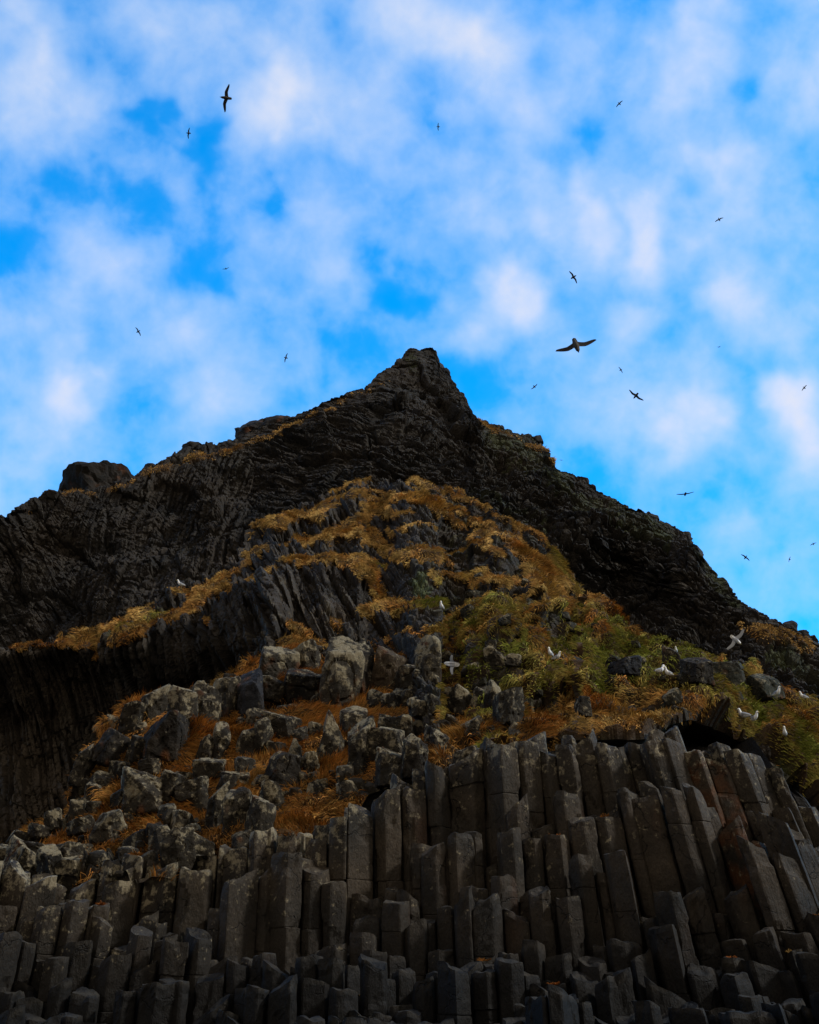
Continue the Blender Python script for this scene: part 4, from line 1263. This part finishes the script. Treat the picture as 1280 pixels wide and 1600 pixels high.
for k, (px, py, r_, cl) in enumerate(TUFTS[::2]):
    best = min(tops, key=lambda t: abs(t[1][0] - px) * 1.0 + abs(t[1][1] - py) * 1.4)
    V = best[1][4]
    c = V[-1]
    q = proj(c[None])
    tuft(float(q[0][0]) , float(q[1][0]) - 1, float(c[1]) - .15, r_ * .42, 70 + k, cl * .7, 'small tuft of rusty grass on a ledge between the dark columns')

# ================================================================== ground
gxs = np.concatenate([np.linspace(-3000, -60, 12), np.linspace(-50, 50, 60), np.linspace(60, 3000, 12)])
gys = np.concatenate([np.linspace(-3000, -40, 12), np.linspace(-30, 50, 60), np.linspace(60, 3000, 12)])
X_, Y_ = np.meshgrid(gxs, gys)
Z_ = .12 * fbm(np.stack([X_ * .15, Y_ * .15, X_ * 0], -1), 3) * (np.abs(X_) < 60)
Pg = np.stack([X_, Y_, Z_], -1)
o = mesh_obj('ground', Pg.reshape(-1, 3), grid_faces(*X_.shape), np.broadcast_to(np.array([.035, .034, .033]), Pg.shape).reshape(-1, 3), M_SAND, smooth=True)
set_props(o, 'black sand beach in front of the cliff', 'beach', kind='structure')

# ================================================================== birds
WHITE = np.array([.80, .80, .78]); WGREY = np.array([.20, .21, .23]); BLACK = np.array([.02, .02, .022]); BEAK = np.array([.45, .35, .10])
GULL_UNDER = np.array([.05, .042, .036]); GULL_WING = np.array([.022, .020, .020])


def flying_bird(span, P0, right, fwd, label, light=False, flap=.12, group='seabirds in flight', sweep=1.0, bl=.40, chord=1.0, asym=0.):
    """one closed skin: stations across the span, chord profile with the body in the middle. right/fwd are world vectors"""
    ys = np.concatenate([-np.linspace(1, .13, 22), np.linspace(-.11, .11, 15), np.linspace(.13, 1, 22)]) * .5
    nC = 28
    cpar = (1 - np.cos(np.linspace(0, math.pi, nC))) / 2        # 0 leading, 1 trailing
    rows_t, rows_b, ct, cb = [], [], [], []
    R_ = .058 * (bl / .40)
    for yv in ys:
        a = abs(yv) / .5
        le = .055 + .04 * math.sin(min(a / .45, 1) * math.pi / 2) * sweep - max(a - .42, 0) ** 1.25 * .20 * sweep
        ch = (.135 - .055 * a) * math.sqrt(max(1 - a ** 5, 0.0005)) * chord
        te = le - ch
        ab = abs(yv)
        if ab < R_:
            # half-width profile of the body, solved for front/back reach
            q = math.sqrt(max(1 - (ab / R_) ** 2, 0))
            nose = .05 + (bl * .40) * q + (.035 if ab < .008 else 0)
            tail = -.09 - bl * .26 * q ** .6
            m_ = sstep(R_, R_ * .75, ab)
            le = le * (1 - m_) + max(nose, le) * m_; te = te * (1 - m_) + min(tail, te) * m_
        xs = le + (te - le) * cpar
        prof = np.sin(np.pi * cpar ** .65) ** .8
        th = .010 * prof * (1 - .6 * a)
        # body of revolution
        bx = np.interp(xs, [-bl * .52, -bl * .38, -bl * .2, 0, bl * .18, bl * .28, bl * .34, bl * .42, bl * .48, bl * .53, bl * .66], [.004, .010, .036, .060, .060, .044, .036, .038, .022, .008, .0]) * (R_ / .068)
        body = np.sqrt(np.clip(bx ** 2 - ab ** 2, 0, 1)) * sstep(0, .02, cpar) * sstep(1, .98, cpar)
        dih = flap * (a * (1.25 - .75 * a)) * .9 + asym * yv
        zt_ = dih + th + body; zb_ = dih - th * .4 - body
        yy_ = np.full(nC, yv)
        rows_t.append(np.stack([xs, yy_, zt_], -1)); rows_b.append(np.stack([xs, yy_, zb_], -1))
        if light:
            c_t = np.tile(WGREY * 2.6, (nC, 1)); c_b = np.tile(WHITE, (nC, 1))
            c_b[:] = WHITE * (.75 if a > .85 else 1.08)
            if a > .86: c_t[:] = BLACK * 3
        else:
            c_t = np.tile(GULL_WING, (nC, 1)); c_b = np.tile(GULL_WING * (1 if a > .15 else 1.5), (nC, 1))
            c_b = c_b * (1 + .6 * (cpar[:, None] < .3)) 
        inb = ab < R_ * .95
        if inb:
            c_b[:] = WHITE if light else GULL_UNDER
            c_t[xs > .11] = WHITE if light else GULL_UNDER; c_t[xs < -.11] = WHITE if light else GULL_UNDER
        if ab < .012:
            tip = xs > bl * .47
            c_t[tip] = BEAK if light else BLACK; c_b[tip] = BEAK if light else BLACK
        ct.append(c_t); cb.append(c_b)
    Tt = np.array(rows_t); Tb = np.array(rows_b); Tb[:, 0] = Tt[:, 0]; Tb[:, -1] = Tt[:, -1]
    ns = len(ys)
    # merge leading and trailing edge: loop = top then bottom reversed
    loop = np.concatenate([Tt, Tb[:, 1:-1][:, ::-1]], 1); lc = np.concatenate([np.array(ct), np.array(cb)[:, 1:-1][:, ::-1]], 1)
    nl = loop.shape[1]
    idx = np.arange(ns * nl).reshape(ns, nl)
    Q = np.stack([idx[:-1], np.roll(idx[:-1], -1, 1), np.roll(idx[1:], -1, 1), idx[1:]], -1).reshape(-1, 4)
    V = loop.reshape(-1, 3) * span
    e0 = V[:nl].mean(0); e1 = V[-nl:].mean(0)
    V = np.vstack([V, e0, e1]); c_ = np.vstack([lc.reshape(-1, 3), lc[0].mean(0), lc[-1].mean(0)])
    T = np.concatenate([np.stack([np.roll(idx[0], -1), idx[0], np.full(nl, ns * nl)], -1), np.stack([idx[-1], np.roll(idx[-1], -1), np.full(nl, ns * nl + 1)], -1)])
    fwd = np.array(fwd, float); fwd /= np.linalg.norm(fwd)
    right = np.array(right, float); right -= fwd * (right @ fwd); right /= np.linalg.norm(right)
    up = np.cross(right, fwd)
    Mx = np.stack([fwd, right, up], 0)
    V = V @ Mx
    o = mesh_obj('seabird', V, [Q, T], c_, M_BIRD, smooth=True)
    o.location = P0
    set_props(o, label, 'bird', group)
    return o


def bird_px(px, py, tipa, tipb, label, Y=None, span=1.05, light=False, heading=None, roll_in=0., flap=.12, bl=.40, sweep=1., belly=True, chord=1.0, asym=0.):
    """place a gliding bird so that its wings run from tipa to tipb as in the photograph"""
    tipa = np.array(tipa, float); tipb = np.array(tipb, float)
    L = np.linalg.norm(tipb - tipa)
    dd = dirs(px, py); Yv = span * F / L * FWD[1] / 1.0 if Y is None else Y
    P0 = at(px, py, Yv)
    rt = (tipb - tipa) / L
    right = np.array([1, 0, 0]) * rt[0] + UP * (-rt[1])
    if heading is None: heading = (-rt[1], rt[0])
    hd = np.array(heading, float); hd /= np.linalg.norm(hd)
    fw = np.array([1, 0, 0]) * hd[0] * .9 + UP * (-hd[1]) * .9 + FWD * roll_in
    # belly towards the camera: right x fwd must point away from it
    f0 = fw / np.linalg.norm(fw); r0 = right - f0 * (right @ f0); r0 /= np.linalg.norm(r0)
    if (np.cross(r0, f0) @ FWD < 0) == belly: right = -right
    return flying_bird(span, P0, right, fw, label, light, flap, bl=bl, sweep=sweep, chord=chord, asym=asym)


bird_px(354, 153, (350, 128), (357, 178), 'larger dark seabird gliding high at upper left with wings spread vertically', heading=(-1, -.15), flap=.06, bl=.38)
bird_px(295, 208, (297.5, 198), (291.5, 217), 'small seabird just below the large one at upper left', heading=(-1, -.1), flap=.10)
bird_px(685, 198, (685, 191), (686, 205), 'tiny pale bellied seabird high in the sky at top centre', heading=(-1, 0), flap=.05)
bird_px(968, 162, (973, 156), (962, 168), 'small dark seabird near the top right, wings on a slant', heading=(-.7, -.7), flap=.1)
bird_px(1124, 343, (1131, 339), (1117, 347), 'small dark seabird in the upper right clouds, below the slanting one', heading=(-.4, -.8), flap=.15)
bird_px(896, 433, (889.5, 422), (902.5, 443), 'dark seabird gliding above the largest bird, wings on a steep slant', heading=(.8, -.5), flap=.05)
bird_px(900, 538, (867, 550), (933, 528), 'largest dark seabird with broad spread wings right of the summit', heading=(.25, 1), flap=.13, bl=.44, chord=1.15, roll_in=-.6)
bird_px(353, 420, (347.5, 421.5), (358.5, 418), 'tiny dark seabird at middle left, nearly edge on', heading=(.2, 1), roll_in=1.2, flap=.2)
bird_px(216, 518, (212, 511), (220.5, 525.5), 'small dark seabird farthest left in the sky', heading=(.85, -.5), flap=.1)
bird_px(447, 559, (450.5, 551.5), (444.5, 566.5), 'small seabird left of the summit just above the cliff skyline', heading=(-1, -.3), flap=.1)
bird_px(835, 604, (829.5, 608), (840.5, 600), 'small dark seabird beside the summit on its right', heading=(.6, .7), flap=.15)
bird_px(970, 578, (967, 573), (973, 583.5), 'tiny dark seabird between the largest bird and the gliding one below it', heading=(.8, -.5))
bird_px(994, 618, (982.5, 609), (1006.5, 626), 'medium dark seabird gliding right below the largest one', heading=(-.6, .8), flap=.06, roll_in=.5)
bird_px(1124, 542, (1120.5, 543.5), (1127.5, 540), 'faint tiny seabird right of the largest one', heading=(-.3, .9), roll_in=1.)
bird_px(1257, 606, (1261.5, 601), (1253.5, 611), 'tiny dark seabird near the right edge against white cloud', heading=(-.7, -.6))
bird_px(1071, 772, (1057, 774), (1085, 770), 'dark seabird gliding level above the right flank of the cliff', heading=(.1, 1), roll_in=1.6, flap=.10)
bird_px(1165, 871, (1158.5, 866), (1171.5, 876.5), 'small dark seabird low over the right flank', heading=(.6, -.8), flap=.1)
bird_px(1234, 874, (1236, 870), (1232.5, 878.5), 'tiny seabird low at right, wings upright', heading=(-1, -.3))
bird_px(1271, 850, (1275.5, 847), (1266.5, 852.5), 'tiny seabird at the right edge above the low pair', heading=(-.4, -.9), flap=.15)
bird_px(877, 719, (874, 718), (880, 719.5), 'speck of a seabird touching the notch of the right skyline', heading=(.1, 1), roll_in=1.2, span=.8)
bird_px(1149, 999, (1168, 978.5), (1133.5, 1018.5), 'white gull flying before the dark right cliff wall', light=True, heading=(.75, .62), Y=52, span=1.15, flap=.08, bl=.46, belly=False, chord=1.0)
bird_px(708, 1037, (703, 1022), (716, 1052), 'white gull skimming right over the middle boulders', light=True, heading=(-1, -.05), Y=46, span=.78, flap=.34, bl=.82, belly=False, chord=1.25, roll_in=.35)


def loft(spine, rad, up2, nseg=14):
    """spine (n,3), rad (n,2): half width and half height"""
    t = np.gradient(spine, axis=0); t /= np.linalg.norm(t, axis=1)[:, None]
    rows_ = []
    for p, tt, (rw, rh) in zip(spine, t, rad):
        sd = np.array([0, 1.0, 0]); uu = np.cross(sd, tt)
        a = np.linspace(0, 2 * math.pi, nseg, endpoint=False)
        rows_.append(p + np.cos(a)[:, None] * sd * rw + np.sin(a)[:, None] * uu * rh)
    return np.array(rows_)


def resting_gull(P0, heading, label, size=.40, sit=0.0):
    """standing or sitting gull, one skin from tail to bill, wings folded in grey, legs below"""
    sp = np.array([(-.52, 0, .50), (-.42, 0, .53), (-.25, 0, .58), (-.05, 0, .60), (.12, 0, .64), (.24, 0, .72), (.29, 0, .84), (.31, 0, .93), (.34, 0, .99), (.40, 0, .985), (.46, 0, .955), (.52, 0, .935)])
    rd = np.array([(.012, .010), (.05, .035), (.12, .10), (.165, .155), (.16, .165), (.12, .125), (.085, .09), (.078, .08), (.082, .082), (.060, .058), (.022, .026), (.008, .010)])
    u = np.linspace(0, len(sp) - 1, 34)
    S = np.stack([np.interp(u, np.arange(len(sp)), sp[:, k]) for k in range(3)], -1); Rr = np.stack([np.interp(u, np.arange(len(sp)), rd[:, k]) for k in range(2)], -1)
    k = np.array([.25, .5, .25])
    for _ in range(2): S[1:-1] = .25 * S[:-2] + .5 * S[1:-1] + .25 * S[2:]
    L = loft(S, Rr, None); nr_, ns = L.shape[:2]
    idx = np.arange(nr_ * ns).reshape(nr_, ns)
    Q = np.stack([idx[:-1], np.roll(idx[:-1], -1, 1), np.roll(idx[1:], -1, 1), idx[1:]], -1).reshape(-1, 4)
    V = L.reshape(-1, 3)
    cl = np.tile(WHITE, (len(V), 1))
    xx = V[:, 0]; zz = V[:, 2]
    back_ = (xx < .17) & (xx > -.50) & (zz > .60 + .10 * np.clip(xx, 0, 1) - .05)
    cl[back_] = WGREY * 1.2
    cl[(xx < -.38) & (zz > .50)] = BLACK * 2
    cl[xx > .43] = BEAK
    V = np.vstack([V, S[0], S[-1]]); cl = np.vstack([cl, cl[0], BEAK])
    n0 = nr_ * ns
    T = np.concatenate([np.stack([np.roll(idx[0], -1), idx[0], np.full(ns, n0)], -1), np.stack([idx[-1], np.roll(idx[-1], -1), np.full(ns, n0 + 1)], -1)])
    V = V * size; V[:, 2] -= size * (.16 + .26 * sit)
    c_, s_ = math.cos(heading), math.sin(heading)
    Rm = np.array([[c_, s_, 0], [-s_, c_, 0], [0, 0, 1]])
    o = mesh_obj('gull', V @ Rm, [Q, T], cl, M_BIRD, smooth=True)
    o.location = P0
    set_props(o, label, 'bird', 'white gulls resting on the slope')
    if sit < .5:
        for sgn in (-1, 1):
            vs, fs = [], []
            a = np.linspace(0, 6.283, 6, endpoint=False)
            for z_, r_ in ((-.02, .012), (.32, .014)):
                vs.append(np.column_stack([np.cos(a) * r_, sgn * .06 + np.sin(a) * r_, np.full(6, z_)]))
            vs = np.concatenate(vs) * size
            ii = np.arange(12).reshape(2, 6)
            q = np.stack([ii[0], np.roll(ii[0], -1), np.roll(ii[1], -1), ii[1]], -1)
            mesh_obj('leg', vs @ Rm, q, np.tile(BEAK * .6, (12, 1)), M_BIRD, parent=o)
    return o


GULLS = [(283, 919, 200, 0, 'lone white gull on the grassy lip above the dark hollow'),
         (691, 951, 250, 1, 'lone white gull sitting on a tussock in the middle of the hill'),
         (861, 1029, 240, 0, 'left gull of the pair on the green tussocks right of centre'),
         (869, 1030, 330, 1, 'right gull of the pair on the green tussocks right of centre'),
         (1031, 1056, 20, 0, 'left gull of the pair in front of the upright grey rock'),
         (1046, 1055, 210, 1, 'right gull of the pair in front of the upright grey rock'),
         (1057, 1018, 250, 1, 'far gull showing as a white dot on the top of the turf'),
         (1214, 1092, 300, 0, 'gull with open grey wings beside the grey rock near the right edge'),
         (1257, 1091, 190, 1, 'gull nearest the right edge of the slope'),
         (1165, 1128, 150, 0, 'upright gull of the close pair above the cave'),
         (1177, 1133, 320, 0, 'lower gull of the close pair above the cave, facing down'),
         (1227, 1149, 250, 1, 'lone gull tucked under a tussock right of the cave')]
for (px, py, hd, sit, lab) in GULLS:
    i_ = int((px - X0) / RS); j_ = int((py - Y0_) / RS)
    Yg = float(L_front[j_ - 2:j_ + 3, i_ - 3:i_ + 4].min()) - .18
    sz = {283: .56, 691: .5, 1165: .58, 1177: .55, 1214: .52, 1057: .34}.get(px, .48)
    Pg_ = at(px, py + 1, Yg)
    resting_gull(Pg_, R(hd), lab, sz, sit)
